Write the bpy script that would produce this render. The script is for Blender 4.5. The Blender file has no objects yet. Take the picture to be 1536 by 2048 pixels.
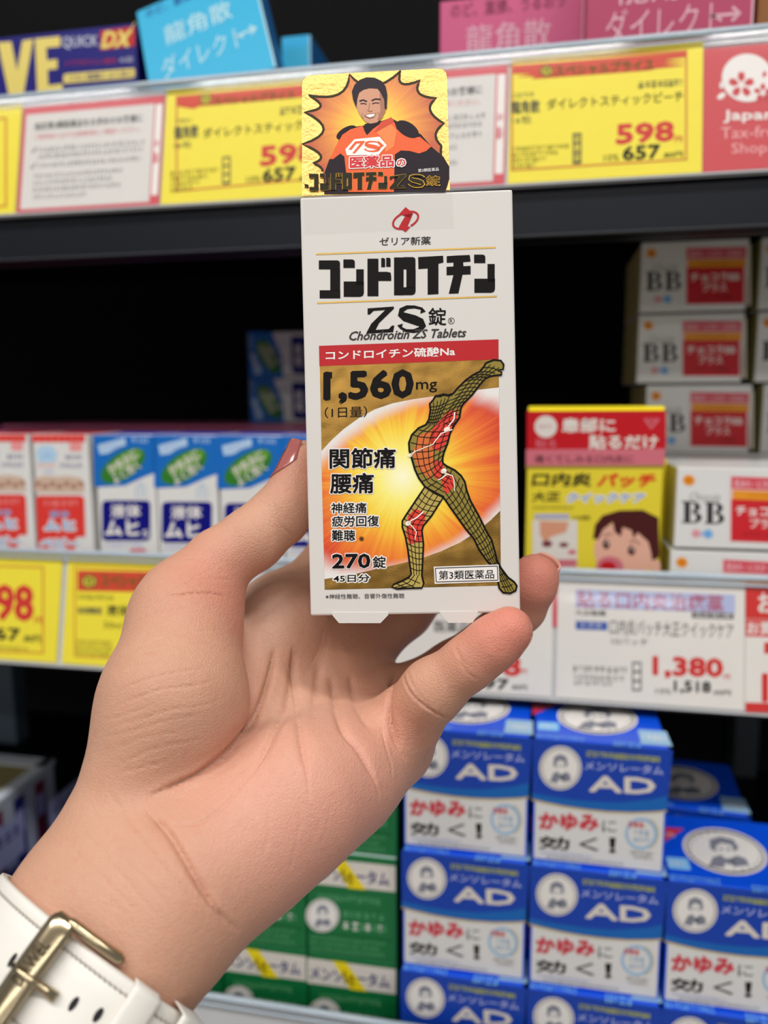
import bpy, bmesh, math, random
import numpy as np
from mathutils import Vector, Matrix
from mathutils.geometry import tessellate_polygon
from mathutils.kdtree import KDTree
from mathutils.bvhtree import BVHTree

random.seed(7)
SC = bpy.context.scene
COL = SC.collection

# ------------------------------------------------------------------ camera
EYE = Vector((0.0, 0.0, 1.30))
FPX, CX, CY = 1550.0, 768.0, 1024.0
YAW, PITCH, ROLL = math.radians(11.5), math.radians(8.2), math.radians(0.29)
_f = Vector((-math.sin(YAW) * math.cos(PITCH), math.cos(YAW) * math.cos(PITCH), -math.sin(PITCH)))
_r0 = Vector((math.cos(YAW), math.sin(YAW), 0.0))
_u0 = _r0.cross(_f)
CR = _r0 * math.cos(ROLL) - _u0 * math.sin(ROLL)
CU = _u0 * math.cos(ROLL) + _r0 * math.sin(ROLL)
CF = _f
cam_d = bpy.data.cameras.new('camera')
cam = bpy.data.objects.new('camera', cam_d)
COL.objects.link(cam)
cam.matrix_world = Matrix(((CR.x, CU.x, -CF.x, EYE.x), (CR.y, CU.y, -CF.y, EYE.y), (CR.z, CU.z, -CF.z, EYE.z), (0, 0, 0, 1)))
cam_d.sensor_fit = 'VERTICAL'
cam_d.sensor_height = 36.0
cam_d.sensor_width = 27.0
cam_d.lens = 36.0 * FPX / 2048.0
cam_d.clip_start = 0.02
cam_d.clip_end = 30
cam_d.dof.use_dof = True
cam_d.dof.focus_distance = 0.24
cam_d.dof.aperture_fstop = 7.4
SC.camera = cam

# ------------------------------------------------------------------ world, lights, exposure
SC.view_settings.view_transform = 'Standard'
SC.view_settings.look = 'None'
SC.view_settings.gamma = 1.0
SC.view_settings.use_curve_mapping = False
SC.view_settings.exposure = -0.25
world = bpy.data.worlds.new('shop_air')
SC.world = world
world.use_nodes = True
world.node_tree.nodes['Background'].inputs[0].default_value = (0.97, 0.98, 1.0, 1)
world.node_tree.nodes['Background'].inputs[1].default_value = 0.33


def lamp(name, loc, sx, sy, power, col=(1, 0.985, 0.955)):
    ld = bpy.data.lights.new(name, 'AREA')
    ld.shape = 'RECTANGLE'
    ld.size, ld.size_y = sx, sy
    ld.energy = power
    ld.color = col
    o = bpy.data.objects.new(name, ld)
    COL.objects.link(o)
    o.location = loc
    return o


for k in range(5):                      # the ceiling fittings over this aisle and the ones behind it
    for row_y, watts in ((-0.45, 10.0), (-1.95, 5.0), (-4.2, 8.0), (-6.6, 14.0)):
        lamp('ceiling_light', (-1.25 + 0.6 * k, row_y, 2.72), 0.42, 0.16, watts)


# ------------------------------------------------------------------ pixel <-> place helpers (photo frame 1536 x 2048)
def ray(x, y):
    return CF + CR * ((x - CX) / FPX) - CU * ((y - CY) / FPX)


def at(x, y, Y):                        # the point on the upright plane Y = const seen at a pixel
    d = ray(x, y)
    return EYE + d * (Y / d.y)


def atz(x, y, z):                       # the point at depth z (metres along the view axis)
    return EYE + ray(x, y) * z


def to_px(P):
    d = Vector(P) - EYE
    z = d.dot(CF)
    return CX + FPX * d.dot(CR) / z, CY - FPX * d.dot(CU) / z


def zoom(scale, ox, oy):
    return lambda x, y: (ox + x / scale, oy + y / scale)


# ------------------------------------------------------------------ materials
def lin(c):
    c = c / 255.0
    return c / 12.92 if c <= 0.04045 else ((c + 0.055) / 1.055) ** 2.4


def rgb(r, g, b):
    return (lin(r), lin(g), lin(b), 1.0)


_M = {}


def mat(name, col, rough=0.45, metal=0.0, spec=0.4, coat=0.0, mottle=0.03):
    if name in _M:
        return _M[name]
    m = bpy.data.materials.new(name)
    m.use_nodes = True
    nt = m.node_tree
    b = nt.nodes['Principled BSDF']
    c = rgb(*col)
    if mottle:
        tc = nt.nodes.new('ShaderNodeTexCoord')
        nz = nt.nodes.new('ShaderNodeTexNoise')
        nz.inputs['Scale'].default_value = 60
        mx = nt.nodes.new('ShaderNodeMix')
        mx.data_type = 'RGBA'
        nt.links.new(tc.outputs['Object'], nz.inputs['Vector'])
        nt.links.new(nz.outputs[0], mx.inputs[0])
        mx.inputs[6].default_value = tuple(v * (1 - mottle) for v in c[:3]) + (1,)
        mx.inputs[7].default_value = tuple(min(1, v * (1 + mottle)) for v in c[:3]) + (1,)
        nt.links.new(mx.outputs[2], b.inputs['Base Color'])
    else:
        b.inputs['Base Color'].default_value = c
    b.inputs['Roughness'].default_value = rough
    b.inputs['Metallic'].default_value = metal
    b.inputs['Specular IOR Level'].default_value = spec
    if coat:
        b.inputs['Coat Weight'].default_value = coat
        b.inputs['Coat Roughness'].default_value = 0.12
    _M[name] = m
    return m


def ink(name, col, rough=0.45, spec=None):
    if spec is None:
        spec = 0.12 if max(col) < 130 else 0.3
    return mat('ink_' + name, col, rough, 0, spec, 0, 0)


# ------------------------------------------------------------------ object helpers
def tag(o, label=None, cat=None, group=None, kind=None):
    if label: o['label'] = label
    if cat: o['category'] = cat
    if group: o['group'] = group
    if kind: o['kind'] = kind
    return o


def thing(name, label, cat, M, group=None):
    o = bpy.data.objects.new(name, None)
    o.empty_display_size = 0.02
    COL.objects.link(o)
    o.matrix_world = M
    return tag(o, label, cat, group)


def mesh_obj(name, verts, faces, mats, idx=None, parent=None, M=None, smooth=False):
    me = bpy.data.meshes.new(name)
    me.from_pydata([tuple(v) for v in verts], [], faces)
    for m in (mats if isinstance(mats, (list, tuple)) else [mats]):
        me.materials.append(m)
    if idx is not None:
        me.polygons.foreach_set('material_index', idx)
    if smooth:
        me.polygons.foreach_set('use_smooth', [True] * len(me.polygons))
    me.update()
    o = bpy.data.objects.new(name, me)
    COL.objects.link(o)
    if parent is not None:
        o.parent = parent
    if M is not None:
        o.matrix_local = M
    return o


def bm_obj(name, bm, mats, parent=None, M=None, smooth=False):
    me = bpy.data.meshes.new(name)
    bm.to_mesh(me)
    bm.free()
    for m in (mats if isinstance(mats, (list, tuple)) else [mats]):
        me.materials.append(m)
    if smooth:
        me.polygons.foreach_set('use_smooth', [True] * len(me.polygons))
    o = bpy.data.objects.new(name, me)
    COL.objects.link(o)
    if parent is not None:
        o.parent = parent
    if M is not None:
        o.matrix_local = M
    return o


def dup(root, M, label=None, group=None, skip=()):
    r = root.copy()
    COL.objects.link(r)
    r.matrix_world = M
    if label: r['label'] = label
    if group: r['group'] = group
    for ch in list(root.children):
        if ch.name.split('.')[0] in skip:
            continue
        c = ch.copy()
        COL.objects.link(c)
        c.parent = r
        c.matrix_parent_inverse = Matrix.Identity(4)
        for g in list(ch.children):
            d = g.copy()
            COL.objects.link(d)
            d.parent = c
            d.matrix_parent_inverse = Matrix.Identity(4)
    return r


def box_bm(bm, x0, x1, y0, y1, z0, z1, bev=0.0, mi=None, seg=2):
    """box in a bmesh; mi = material index by side: dict front/back/left/right/top/bottom"""
    vs = [bm.verts.new(p) for p in [(x0, y0, z0), (x1, y0, z0), (x1, y1, z0), (x0, y1, z0), (x0, y0, z1), (x1, y0, z1), (x1, y1, z1), (x0, y1, z1)]]
    q = dict(bottom=(3, 2, 1, 0), top=(4, 5, 6, 7), front=(0, 1, 5, 4), right=(1, 2, 6, 5), back=(2, 3, 7, 6), left=(3, 0, 4, 7))
    fs = []
    for k, ix in q.items():
        f = bm.faces.new([vs[i] for i in ix])
        f.material_index = (mi or {}).get(k, 0)
        fs.append(f)
    if bev:
        es = list({e for f in fs for e in f.edges})
        bmesh.ops.bevel(bm, geom=es, offset=bev, segments=seg, profile=0.5, affect='EDGES', clamp_overlap=True)
    return bm


def tube_bm(bm, pts, r, seg=8, caps=True, mi=0):
    pts = [Vector(p) for p in pts]
    rr = r if isinstance(r, (list, tuple)) else [r] * len(pts)
    rings = []
    prev = None
    for i, p in enumerate(pts):
        t = (pts[min(i + 1, len(pts) - 1)] - pts[max(i - 1, 0)]).normalized()
        if prev is None:
            a = t.orthogonal().normalized()
        else:
            a = (prev - t * prev.dot(t)).normalized()
        prev = a
        b = t.cross(a)
        rings.append([bm.verts.new(p + (a * math.cos(2 * math.pi * k / seg) + b * math.sin(2 * math.pi * k / seg)) * rr[i]) for k in range(seg)])
    for i in range(len(rings) - 1):
        for k in range(seg):
            f = bm.faces.new([rings[i][k], rings[i][(k + 1) % seg], rings[i + 1][(k + 1) % seg], rings[i + 1][k]])
            f.smooth = True
            f.material_index = mi
    if caps:
        bm.faces.new(rings[0][::-1]).material_index = mi
        bm.faces.new(rings[-1]).material_index = mi


# ------------------------------------------------------------------ print builder: flat artwork that lies on a real face
_txt_cache = {}


def text_mesh(s, off, res=2):
    k = (s, off, res)
    if k in _txt_cache:
        return _txt_cache[k]
    c = bpy.data.curves.new('lettering', 'FONT')
    c.body = s
    c.size = 1
    c.offset = off
    c.resolution_u = res
    o = bpy.data.objects.new('lettering', c)
    COL.objects.link(o)
    dg = bpy.context.evaluated_depsgraph_get()
    dg.update()
    me = bpy.data.meshes.new_from_object(o.evaluated_get(dg))
    V = np.array([v.co[:2] for v in me.vertices]) if len(me.vertices) else np.zeros((0, 2))
    Fs = [tuple(p.vertices) for p in me.polygons]
    bpy.data.objects.remove(o)
    bpy.data.curves.remove(c)
    bpy.data.meshes.remove(me)
    if len(V):
        mn, mx = V.min(0), V.max(0)
        V = (V - mn) / np.maximum(mx - mn, 1e-6)
    _txt_cache[k] = (V, Fs)
    return _txt_cache[k]


class Print:
    """collects artwork; m maps source coords (photo pixels by default) to the face's local (u, v) in metres"""
    def __init__(s, m, place, step=0.00006):
        s.m, s.place, s.step = m, place, step
        s.V, s.F, s.I, s.mats = [], [], [], []

    def mi(s, m):
        if m not in s.mats:
            s.mats.append(m)
        return s.mats.index(m)

    def add(s, pts, faces, m, layer):
        b = len(s.V)
        for p in pts:
            u, v = s.m(*p)
            s.V.append(s.place(u, v, s.step * layer))
        i = s.mi(m)
        for f in faces:
            s.F.append([b + k for k in f])
            s.I.append(i)

    def poly(s, pts, m, layer=1):
        tri = tessellate_polygon([[Vector((p[0], p[1], 0)) for p in pts]])
        s.add(pts, tri, m, layer)

    def rect(s, x0, y0, x1, y1, m, layer=1, sl=0.0, n=1):
        pts, fs = [], []
        for k in range(n + 1):
            x = x0 + (x1 - x0) * k / n
            dy = sl * (x - x0)
            pts += [(x, y0 + dy), (x, y1 + dy)]
            if k:
                fs.append((2 * k - 2, 2 * k - 1, 2 * k + 1, 2 * k))
        s.add(pts, fs, m, layer)

    def rrect(s, x0, y0, x1, y1, r, m, layer=1, sl=0.0):
        pts = []
        for cx, cy, a0 in ((x1 - r, y0 + r, -90), (x1 - r, y1 - r, 0), (x0 + r, y1 - r, 90), (x0 + r, y0 + r, 180)):
            for k in range(6):
                a = math.radians(a0 + 18 * k)
                x = cx + r * math.cos(a)
                pts.append((x, cy + r * math.sin(a) + sl * (x - x0)))
        s.poly(pts, m, layer)

    def disc(s, cx, cy, rx, ry, m, layer=1, rot=0, n=32):
        c, sn = math.cos(math.radians(rot)), math.sin(math.radians(rot))
        pts = []
        for k in range(n):
            a = 2 * math.pi * k / n
            x, y = rx * math.cos(a), ry * math.sin(a)
            pts.append((cx + x * c - y * sn, cy + x * sn + y * c))
        s.add(pts, [tuple(range(n))], m, layer)

    def ring(s, cx, cy, rx, ry, w, m, layer=1, rot=0, n=40, a0=0, a1=360):
        c, sn = math.cos(math.radians(rot)), math.sin(math.radians(rot))
        pts, fs = [], []
        full = abs(a1 - a0) >= 360
        for k in range(n + (0 if full else 1)):
            a = math.radians(a0 + (a1 - a0) * k / n)
            for q in (0, w):
                x, y = (rx - q) * math.cos(a), (ry - q) * math.sin(a)
                pts.append((cx + x * c - y * sn, cy + x * sn + y * c))
        N = len(pts) // 2
        for k in range(n):
            j = (k + 1) % N
            fs.append((2 * k, 2 * k + 1, 2 * j + 1, 2 * j))
        s.add(pts, fs, m, layer)

    def line(s, pts, w, m, layer=1, closed=False, w1=None):
        P = [Vector((p[0], p[1])) for p in pts]
        n = len(P)
        out, fs = [], []
        for i in range(n):
            a = P[(i - 1) % n] if (closed or i > 0) else P[i]
            b = P[(i + 1) % n] if (closed or i < n - 1) else P[i]
            t = (b - a)
            if t.length < 1e-9:
                t = Vector((1, 0))
            t.normalize()
            nn = Vector((-t.y, t.x))
            ww = w if w1 is None else w + (w1 - w) * i / max(1, n - 1)
            out += [tuple(P[i] + nn * ww / 2), tuple(P[i] - nn * ww / 2)]
        for i in range(n if closed else n - 1):
            j = (i + 1) % n
            fs.append((2 * i, 2 * i + 1, 2 * j + 1, 2 * j))
        s.add(out, fs, m, layer)

    def frame(s, x0, y0, x1, y1, w, m, layer=1, sl=0.0):
        d = sl * (x1 - x0)
        s.rect(x0, y0, x1, y0 + w, m, layer, sl)
        s.rect(x0, y1 - w, x1, y1, m, layer, sl)
        s.rect(x0, y0, x0 + w, y1, m, layer)
        s.rect(x1 - w, y0 + d, x1, y1 + d, m, layer)

    def txt(s, t, x0, y0, x1, y1, m, layer=2, bold=0.0, sl=0.0, shear=0.0, res=2, rot=0, halo=0):
        dense = any(ord(ch) > 0x2E00 for ch in t)
        if halo or bold > 0.012:
            # thick strokes: the same glyphs set several times a hair apart
            d = halo if halo else (bold - (0.008 if dense else 0.0)) * abs(y1 - y0) * (0.85 if dense else 1.05)
            if not halo: x0, x1, y0, y1 = x0 + d * .6, x1 - d * .6, y0 + d * .6, y1 - d * .6
            nn = 12 if halo else 6
            for k in range(nn):
                a = 2 * math.pi * (k + .5) / nn
                s._txt(t, x0 + d * math.cos(a), y0 + d * math.sin(a), x1 + d * math.cos(a), y1 + d * math.sin(a), m, layer + .02 * k, 0.008 if dense else 0.0, sl, shear, res, rot)
            if not halo: s._txt(t, x0, y0, x1, y1, m, layer, 0.008 if dense else 0.0, sl, shear, res, rot)
            return
        s._txt(t, x0, y0, x1, y1, m, layer, bold, sl, shear, res, rot)

    def _txt(s, t, x0, y0, x1, y1, m, layer, bold, sl, shear, res, rot):
        V, Fs = text_mesh(t, bold, res)
        pts = []
        cr, sr = math.cos(math.radians(rot)), math.sin(math.radians(rot))
        mx, my = (x0 + x1) / 2, (y0 + y1) / 2
        for a, b in V:
            x = x0 + a * (x1 - x0) + shear * (b - 0.5) * abs(y1 - y0)
            y = y1 + b * (y0 - y1)
            if rot:
                dx, dy = x - mx, y - my
                x, y = mx + dx * cr - dy * sr, my + dx * sr + dy * cr
            pts.append((x, y + sl * (x - x0)))
        s.add(pts, Fs, m, layer)

    def tiny(s, x0, y0, x1, y1, m, layer=2, sl=0.0, seed=0, gap=0.35):
        """one line of lettering too small to read: uneven little strokes"""
        rn = random.Random(seed)
        y0, y1 = min(y0, y1), max(y0, y1)
        h = y1 - y0
        x = x0
        while x < x1 - h * 0.3:
            w = h * rn.uniform(0.45, 0.95)
            dy = sl * (x - x0)
            s.rect(x, y0 + dy + h * rn.uniform(0, .15), min(x + w, x1), y0 + dy + h * .22, m, layer, sl)
            s.rect(x + w * .4, y0 + dy, min(x + w * .58, x1), y1 + dy, m, layer, sl)
            if rn.random() < .75:
                s.rect(x, y0 + dy + h * .55, min(x + w, x1), y0 + dy + h * .72, m, layer, sl)
            if rn.random() < .4:
                s.rect(x, y0 + dy + h * .85, min(x + w * .9, x1), y0 + dy + h, m, layer, sl)
            x += w + h * gap * rn.uniform(.4, 1.2)

    def build(s, name, parent, M=None):
        return mesh_obj(name, s.V, s.F, s.mats, s.I, parent, M)


FRONT = lambda u, v, n: (u, -n - 0.00002, v)


def face_map(root, src=None, kind='front', h=0.0):
    """photo pixel (through src if given) -> local u, v on the front (y=0) or top (z=h) face of a thing's own frame"""
    MI = root.matrix_world.inverted()
    e = MI @ EYE
    R = MI.to_3x3()

    def f(x, y):
        if src:
            x, y = src(x, y)
        d = R @ ray(x, y)
        if kind == 'front':
            k = -e.y / d.y
            return e.x + d.x * k, e.z + d.z * k
        k = (h - e.z) / d.z
        return e.x + d.x * k, e.y + d.y * k
    return f


def TOP(h):
    return lambda u, v, n: (u, v, h + n + 0.00002)


def place(x, y, z, rz=0.0):
    """eye-relative shelf coordinates -> matrix"""
    return Matrix.Translation((x, y, EYE.z + z)) @ Matrix.Rotation(rz, 4, 'Z')
# ================================================================== the setting
m_black = mat('black_panel', (9, 9, 11), 0.75, spec=0.15)
m_lip = mat('navy_shelf_steel', (9, 14, 25), 0.45, spec=0.3)
m_floor = mat('shop_floor', (170, 165, 158), 0.35)
m_clear_lip = mat('clear_plastic_edge', (176, 190, 202), 0.16, spec=0.7)
m_rail = mat('price_rail_plastic', (196, 197, 200), 0.35)
m_post = mat('grey_post', (64, 72, 78), 0.5)
m_slate = mat('slate_panel', (74, 86, 98), 0.5)
m_white = mat('card_white', (226, 221, 215), 0.42)
m_paper = mat('paper_white', (216, 212, 208), 0.5)

bm = bmesh.new(); box_bm(bm, -3.2, 3.2, -8.5, 1.2, -0.05, 0.0)
tag(bm_obj('floor', bm, m_floor), kind='structure')
bm = bmesh.new(); box_bm(bm, -1.6, 1.6, 0.90, 0.93, 0.0, 2.05)
tag(bm_obj('wall_back', bm, m_black), kind='structure')
bm = bmesh.new(); box_bm(bm, -3.2, 3.2, -8.5, 1.2, 2.80, 2.85)
tag(bm_obj('ceiling', bm, mat('ceiling_white', (214, 212, 208), .8)), kind='structure')


glass = bpy.data.materials.new('clear_cover_film')
glass.use_nodes = True
nt = glass.node_tree
nt.nodes.remove(nt.nodes['Principled BSDF'])
tr = nt.nodes.new('ShaderNodeBsdfTransparent'); gl = nt.nodes.new('ShaderNodeBsdfGlossy')
gl.inputs['Roughness'].default_value = 0.08
lw = nt.nodes.new('ShaderNodeLayerWeight'); lw.inputs['Blend'].default_value = 0.5
pw = nt.nodes.new('ShaderNodeMath'); pw.operation = 'POWER'; pw.inputs[1].default_value = 5.0
fr = nt.nodes.new('ShaderNodeMath'); fr.operation = 'MULTIPLY_ADD'; fr.inputs[1].default_value = 0.85; fr.inputs[2].default_value = 0.04
nt.links.new(lw.outputs['Facing'], pw.inputs[0]); nt.links.new(pw.outputs[0], fr.inputs[0])
mx = nt.nodes.new('ShaderNodeMixShader')
nt.links.new(fr.outputs[0], mx.inputs[0]); nt.links.new(tr.outputs[0], mx.inputs[1]); nt.links.new(gl.outputs[0], mx.inputs[2])
nt.links.new(mx.outputs[0], nt.nodes['Material Output'].inputs[0])


def shelf(z_rail, z_board, thick, lip_bottom, y_rail, label, railh=0.0775, x0=-1.15, x1=1.0, depth=0.43):
    """one gondola shelf: board, dark front lip, sloping price rail with its clear cover (children)"""
    M = place(0, y_rail, z_rail)
    root = thing('gondola_shelf', label, 'shelf', M, 'shelves of the gondola')
    b = bmesh.new(); box_bm(b, x0, x1, 0.022, depth, z_board - thick - z_rail, z_board - z_rail, 0.001)
    bm_obj('shelf_board', b, m_lip, root)
    b = bmesh.new(); box_bm(b, x0, x1, 0.003, 0.021, lip_bottom - z_rail, -0.003, 0.0008)
    box_bm(b, x0, x1, -0.0015, 0.010, lip_bottom - z_rail, lip_bottom - z_rail + 0.002, 0.0008)
    bm_obj('front_lip', b, m_lip, root)
    T = Matrix.Rotation(math.radians(-12), 4, 'X')
    b = bmesh.new(); box_bm(b, x0, x1, 0.0006, 0.0020, -0.0005, railh - 0.003)
    box_bm(b, x0, x1, -0.0022, 0.0020, -0.0012, -0.0003)
    bm_obj('price_rail', b, m_rail, root, T)
    b = bmesh.new(); tube_bm(b, [(x0, -0.0012, railh), (x1, -0.0012, railh)], 0.0021, 10)
    tube_bm(b, [(x0, -0.0021, railh - 0.0045), (x1, -0.0021, railh - 0.0045)], 0.0008, 8)
    bm_obj('rail_edge', b, m_clear_lip, root, T)
    # the clear cover: a thin bowed sheet in front of the cards
    vs, fs = [], []
    n = 10
    for k in range(n + 1):
        t = k / n
        v = -0.001 + railh * t
        y = -0.0022 - 0.0008 * math.sin(math.pi * t) ** 0.6
        vs += [(x0, y, v), (x1, y, v)]
        if k: fs.append((2 * k - 2, 2 * k - 1, 2 * k + 1, 2 * k))
    mesh_obj('clear_cover', vs, fs, glass, None, root, T, smooth=True)
    return root


Z_TOP, Z_MID, Z_LOW = 0.1185, -0.1796, -0.4350
B_TOP, B_MID, B_LOW = 0.1650, -0.1375, -0.4095
shelf(Z_TOP, B_TOP, 0.020, 0.0895, 0.46, 'upper dark shelf with price rail, above the held carton')
shelf(Z_MID, B_MID, 0.018, -0.1823, 0.46, 'middle shelf with yellow and white price cards along its rail')
shelf(Z_LOW, B_LOW, 0.020, -0.455, 0.388, 'lower shelf carrying the blue and green carton stacks', railh=0.072, depth=0.49)


def rail_matrix(u, z_rail, y=0.46, v=0.0):
    return place(u, y, z_rail) @ Matrix.Rotation(math.radians(-12), 4, 'X') @ Matrix.Translation((0, 0, v))


# uprights seen in the gaps
bm = bmesh.new(); box_bm(bm, -0.012, 0.012, -0.01, 0.02, 0, 1.98, 0.001)
for k in range(30):
    box_bm(bm, -0.003, 0.003, -0.0105, -0.008, 0.2 + 0.05 * k, 0.225 + 0.05 * k)
tag(bm_obj('gondola_upright', bm, m_post, None, Matrix.Translation((0.226, 0.87, 0))), 'dark grey slotted upright at the back, right of the blue stacks', 'post')
bm = bmesh.new()
tube_bm(bm, [(0.0, 0.0, 0.0), (-0.004, -0.03, -0.012), (-0.012, -0.075, -0.026)], 0.0065, 8)
tag(bm_obj('shelf_bracket', bm, mat('grey_bracket', (120, 128, 134), 0.4), None, place(0.205, 0.80, -0.163)), 'short grey bracket end under the middle shelf, right side', 'bracket')

# ================================================================== price cards
Y_ = (240, 222, 52)
m_yel = mat('card_yellow', Y_, 0.45)
m_redcard = mat('card_red', (200, 62, 70), 0.45)
i_red, i_blk, i_org = ink('price_red', (206, 44, 40)), ink('near_black', (34, 32, 28)), ink('frame_orange', (205, 120, 40))
i_ban = ink('banner_red', (208, 66, 40)); i_olive = ink('olive', (96, 92, 30)); i_white = ink('white', (235, 230, 226))
i_grey = ink('grey', (120, 118, 118)); i_pink = ink('pink_red', (205, 70, 84)); i_navy = ink('navy', (34, 40, 110)); i_mid = ink('midgrey', (70, 70, 72))
i_yel = ink('yellow', (232, 214, 62))


def card(name, u0, u1, v1, z_rail, m, label, group=None, v0=0.001):
    M = rail_matrix((u0 + u1) / 2, z_rail, 0.46, v0)
    b = bmesh.new(); w = (u1 - u0) / 2
    box_bm(b, -w, w, -0.0004, 0.0, 0, v1 - v0)
    o = bm_obj(name, b, m)
    o.matrix_world = M
    tag(o, label, 'price card', group)
    o['_w'] = w
    return o


def cardprint(o, src=None):
    return Print(face_map(o, src), lambda u, v, n: (u, -0.00042 - n, v))


G_TOP, G_MID = 'price cards on the upper rail', 'price cards on the middle rail'
# --- yellow special price card (peach): reference, upper right
c = card('price_card', -0.0220, 0.0803, 0.0748, Z_TOP, m_yel, 'yellow special price card for 598 yen, between the gold tag and red card', G_TOP)
p = cardprint(c, zoom(2.272, 860, 0))
S = -0.062
p.frame(368, 278, 1168, 780, 9, i_org, 1, S)
p.poly([(375, 300), (1165, 238), (1165, 262), (1060, 275), (1165, 282), (1050, 290), (1160, 300), (1020, 315), (1000, 322), (460, 362), (480, 350), (390, 352), (470, 338), (375, 338)], i_ban, 2)
p.disc(530, 325, 30, 26, i_olive, 3); p.disc(530, 325, 22, 19, i_yel, 4)
p.txt('特', 514, 308, 546, 342, i_olive, 5, 0.02)
p.txt('スペシャルプライス', 566, 300, 1015, 352, i_olive, 4, 0.035, S * 1.1)
p.tiny(370, 428, 470, 448, i_mid, 2, S, 1)
p.txt('龍角散', 368, 462, 500, 522, i_mid, 2, 0.02, S)
p.txt('ダイレクトスティックピーチ', 530, 452, 1150, 502, i_blk, 2, 0.01, S)
p.txt('16包', 372, 532, 460, 566, i_mid, 2, 0.0, S)
p.tiny(945, 374, 1155, 404, i_mid, 2, S, 2, .15)
p.txt('598', 845, 568, 1108, 658, i_red, 2, 0.06, S)
p.txt('円', 1112, 622, 1146, 650, i_red, 2, 0.02, S)
p.txt('657', 875, 668, 1045, 732, i_blk, 2, 0.05, S)
p.txt('.80円', 1055, 695, 1148, 722, i_blk, 2, 0.02, S)
p.txt('10%', 790, 706, 858, 736, i_blk, 2, 0.0, S)
p.rect(648, 608, 688, 748, i_mid, 2, S)
for k in range(3):
    p.rect(654, 618 + 42 * k, 682, 650 + 42 * k, i_yel, 3, S); p.txt('税込'[k % 2], 657, 620 + 42 * k, 680, 646 + 42 * k, i_mid, 4, 0, S)
for k in range(4):
    p.tiny(372, 672 + 26 * k, 630 - 50 * k, 690 + 26 * k, i_olive, 2, S, 5 + k)
p.build('printed_face', c)
FS = Matrix.Identity(4)
# --- yellow special price card (mint)
c2 = card('price_card', -0.2322, -0.1305, 0.0748, Z_TOP, m_yel, 'yellow special price card for 598 yen, left of the gold tag, beside the white notice', G_TOP)
p = cardprint(c2, zoom(2.4, 0, 0))
S = -0.09
p.frame(845, 462, 1640, 924, 9, i_org, 1, S)
p.poly([(850, 470), (1640, 395), (1640, 450), (1440, 470), (960, 512), (930, 525), (900, 520), (850, 512)], i_ban, 2)
p.disc(990, 478, 28, 28, i_olive, 3); p.disc(990, 478, 21, 21, i_yel, 4); p.txt('特', 975, 462, 1005, 494, i_olive, 5, 0.02)
p.txt('スペシャルプライス', 1025, 470, 1415, 512, i_olive, 4, 0.035, S)
p.tiny(845, 575, 935, 598, i_mid, 2, S, 11)
p.txt('龍角散', 838, 610, 955, 672, i_mid, 2, 0.02, S)
p.txt('ダイレクトスティックミント', 975, 618, 1600, 668, i_blk, 2, 0.01, S)
p.txt('16包', 838, 685, 920, 716, i_mid, 2, 0.0, S)
p.tiny(1345, 520, 1600, 555, i_mid, 2, S, 12, .15)
p.txt('598', 1250, 705, 1520, 800, i_red, 2, 0.06, S)
p.txt('657', 1262, 815, 1420, 878, i_blk, 2, 0.05, S)
p.txt('.80円', 1430, 846, 1530, 874, i_blk, 2, 0.02, S)
p.txt('10%', 1185, 850, 1250, 880, i_blk, 2, 0.0, S)
p.rect(1068, 755, 1108, 888, i_mid, 2, S)
for k in range(3):
    p.rect(1074, 763 + 41 * k, 1102, 795 + 41 * k, i_yel, 3, S)
for k in range(4):
    p.tiny(820, 826 + 27 * k, 1045 - 40 * k, 845 + 27 * k, i_olive, 2, S, 15 + k)
p.build('printed_face', c2)
# --- yellow card cut by the left edge
c3 = card('price_card', -0.4340, -0.3330, 0.0748, Z_TOP, m_yel, 'yellow price card cut off at the left edge, left of the white notice', G_TOP)
p = cardprint(c3, zoom(2.4, 0, 0))
p.frame(-700, 630, 35, 1060, 9, i_org, 1, -0.09)
p.build('printed_face', c3)


# --- white notices with a red frame
def notice(u0, u1, label, src, X, S, seed):
    c = card('notice_card', u0, u1, 0.0705, Z_TOP, mat('notice_red', (206, 74, 86), 0.45), label, 'white notice cards on the upper rail')
    c['category'] = 'notice card'
    p = cardprint(c)
    # authored in millimetres from the lower left corner
    w = (u1 - u0) * 1000
    mm = lambda a, b: ((a - w / 2) / 1000, b / 1000)
    p.m = mm
    p.rect(2.5, 2.0, w - 6.5, 64.5, m_paper, 1)
    p.txt('指定第2類医薬品をお求めのお客様に', 9, 58.5, w - 14, 53.5, i_mid, 2, 0.02)
    p.txt('ご使用前に必ず注意事項をご確認ください。', 9, 50.8, w - 15, 47.2, i_pink, 2, 0.0)
    for k, (yy, x1) in enumerate([(42, 12), (37.4, 13), (31.5, 13)]):
        p.tiny(13, yy, w - x1, yy - 3.0, i_grey, 2, 0, seed + k)
    for yy in (40.5, 30):
        p.line([(8, yy), (9, yy - 1.8), (11.4, yy + 2)], .9, i_mid, 2)
    for k, yy in enumerate((24.5, 20, 15.5, 10.8)):
        p.tiny(11, yy, w - 26 - 6 * (k % 2) - (18 if k == 3 else 0), yy - 2.6, i_grey, 2, 0, seed + 9 + k)
    p.rect(w - 5.5, 6, w - 1, 64, i_white, 1)
    p.txt('お', w - 5, 41, w - 1.6, 37, i_pink, 2, .02); p.txt('願い', w - 5, 33, w - 1.6, 26, i_pink, 2, .02)
    p.build('printed_face', c)


notice(-0.3318, -0.2335, 'white notice card with thin red frame and grey lettering, left of a yellow price card', None, None, None, 31)
notice(-0.1225, -0.0238, 'white notice card with pink frame, half hidden behind the gold tag', None, None, None, 61)

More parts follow.
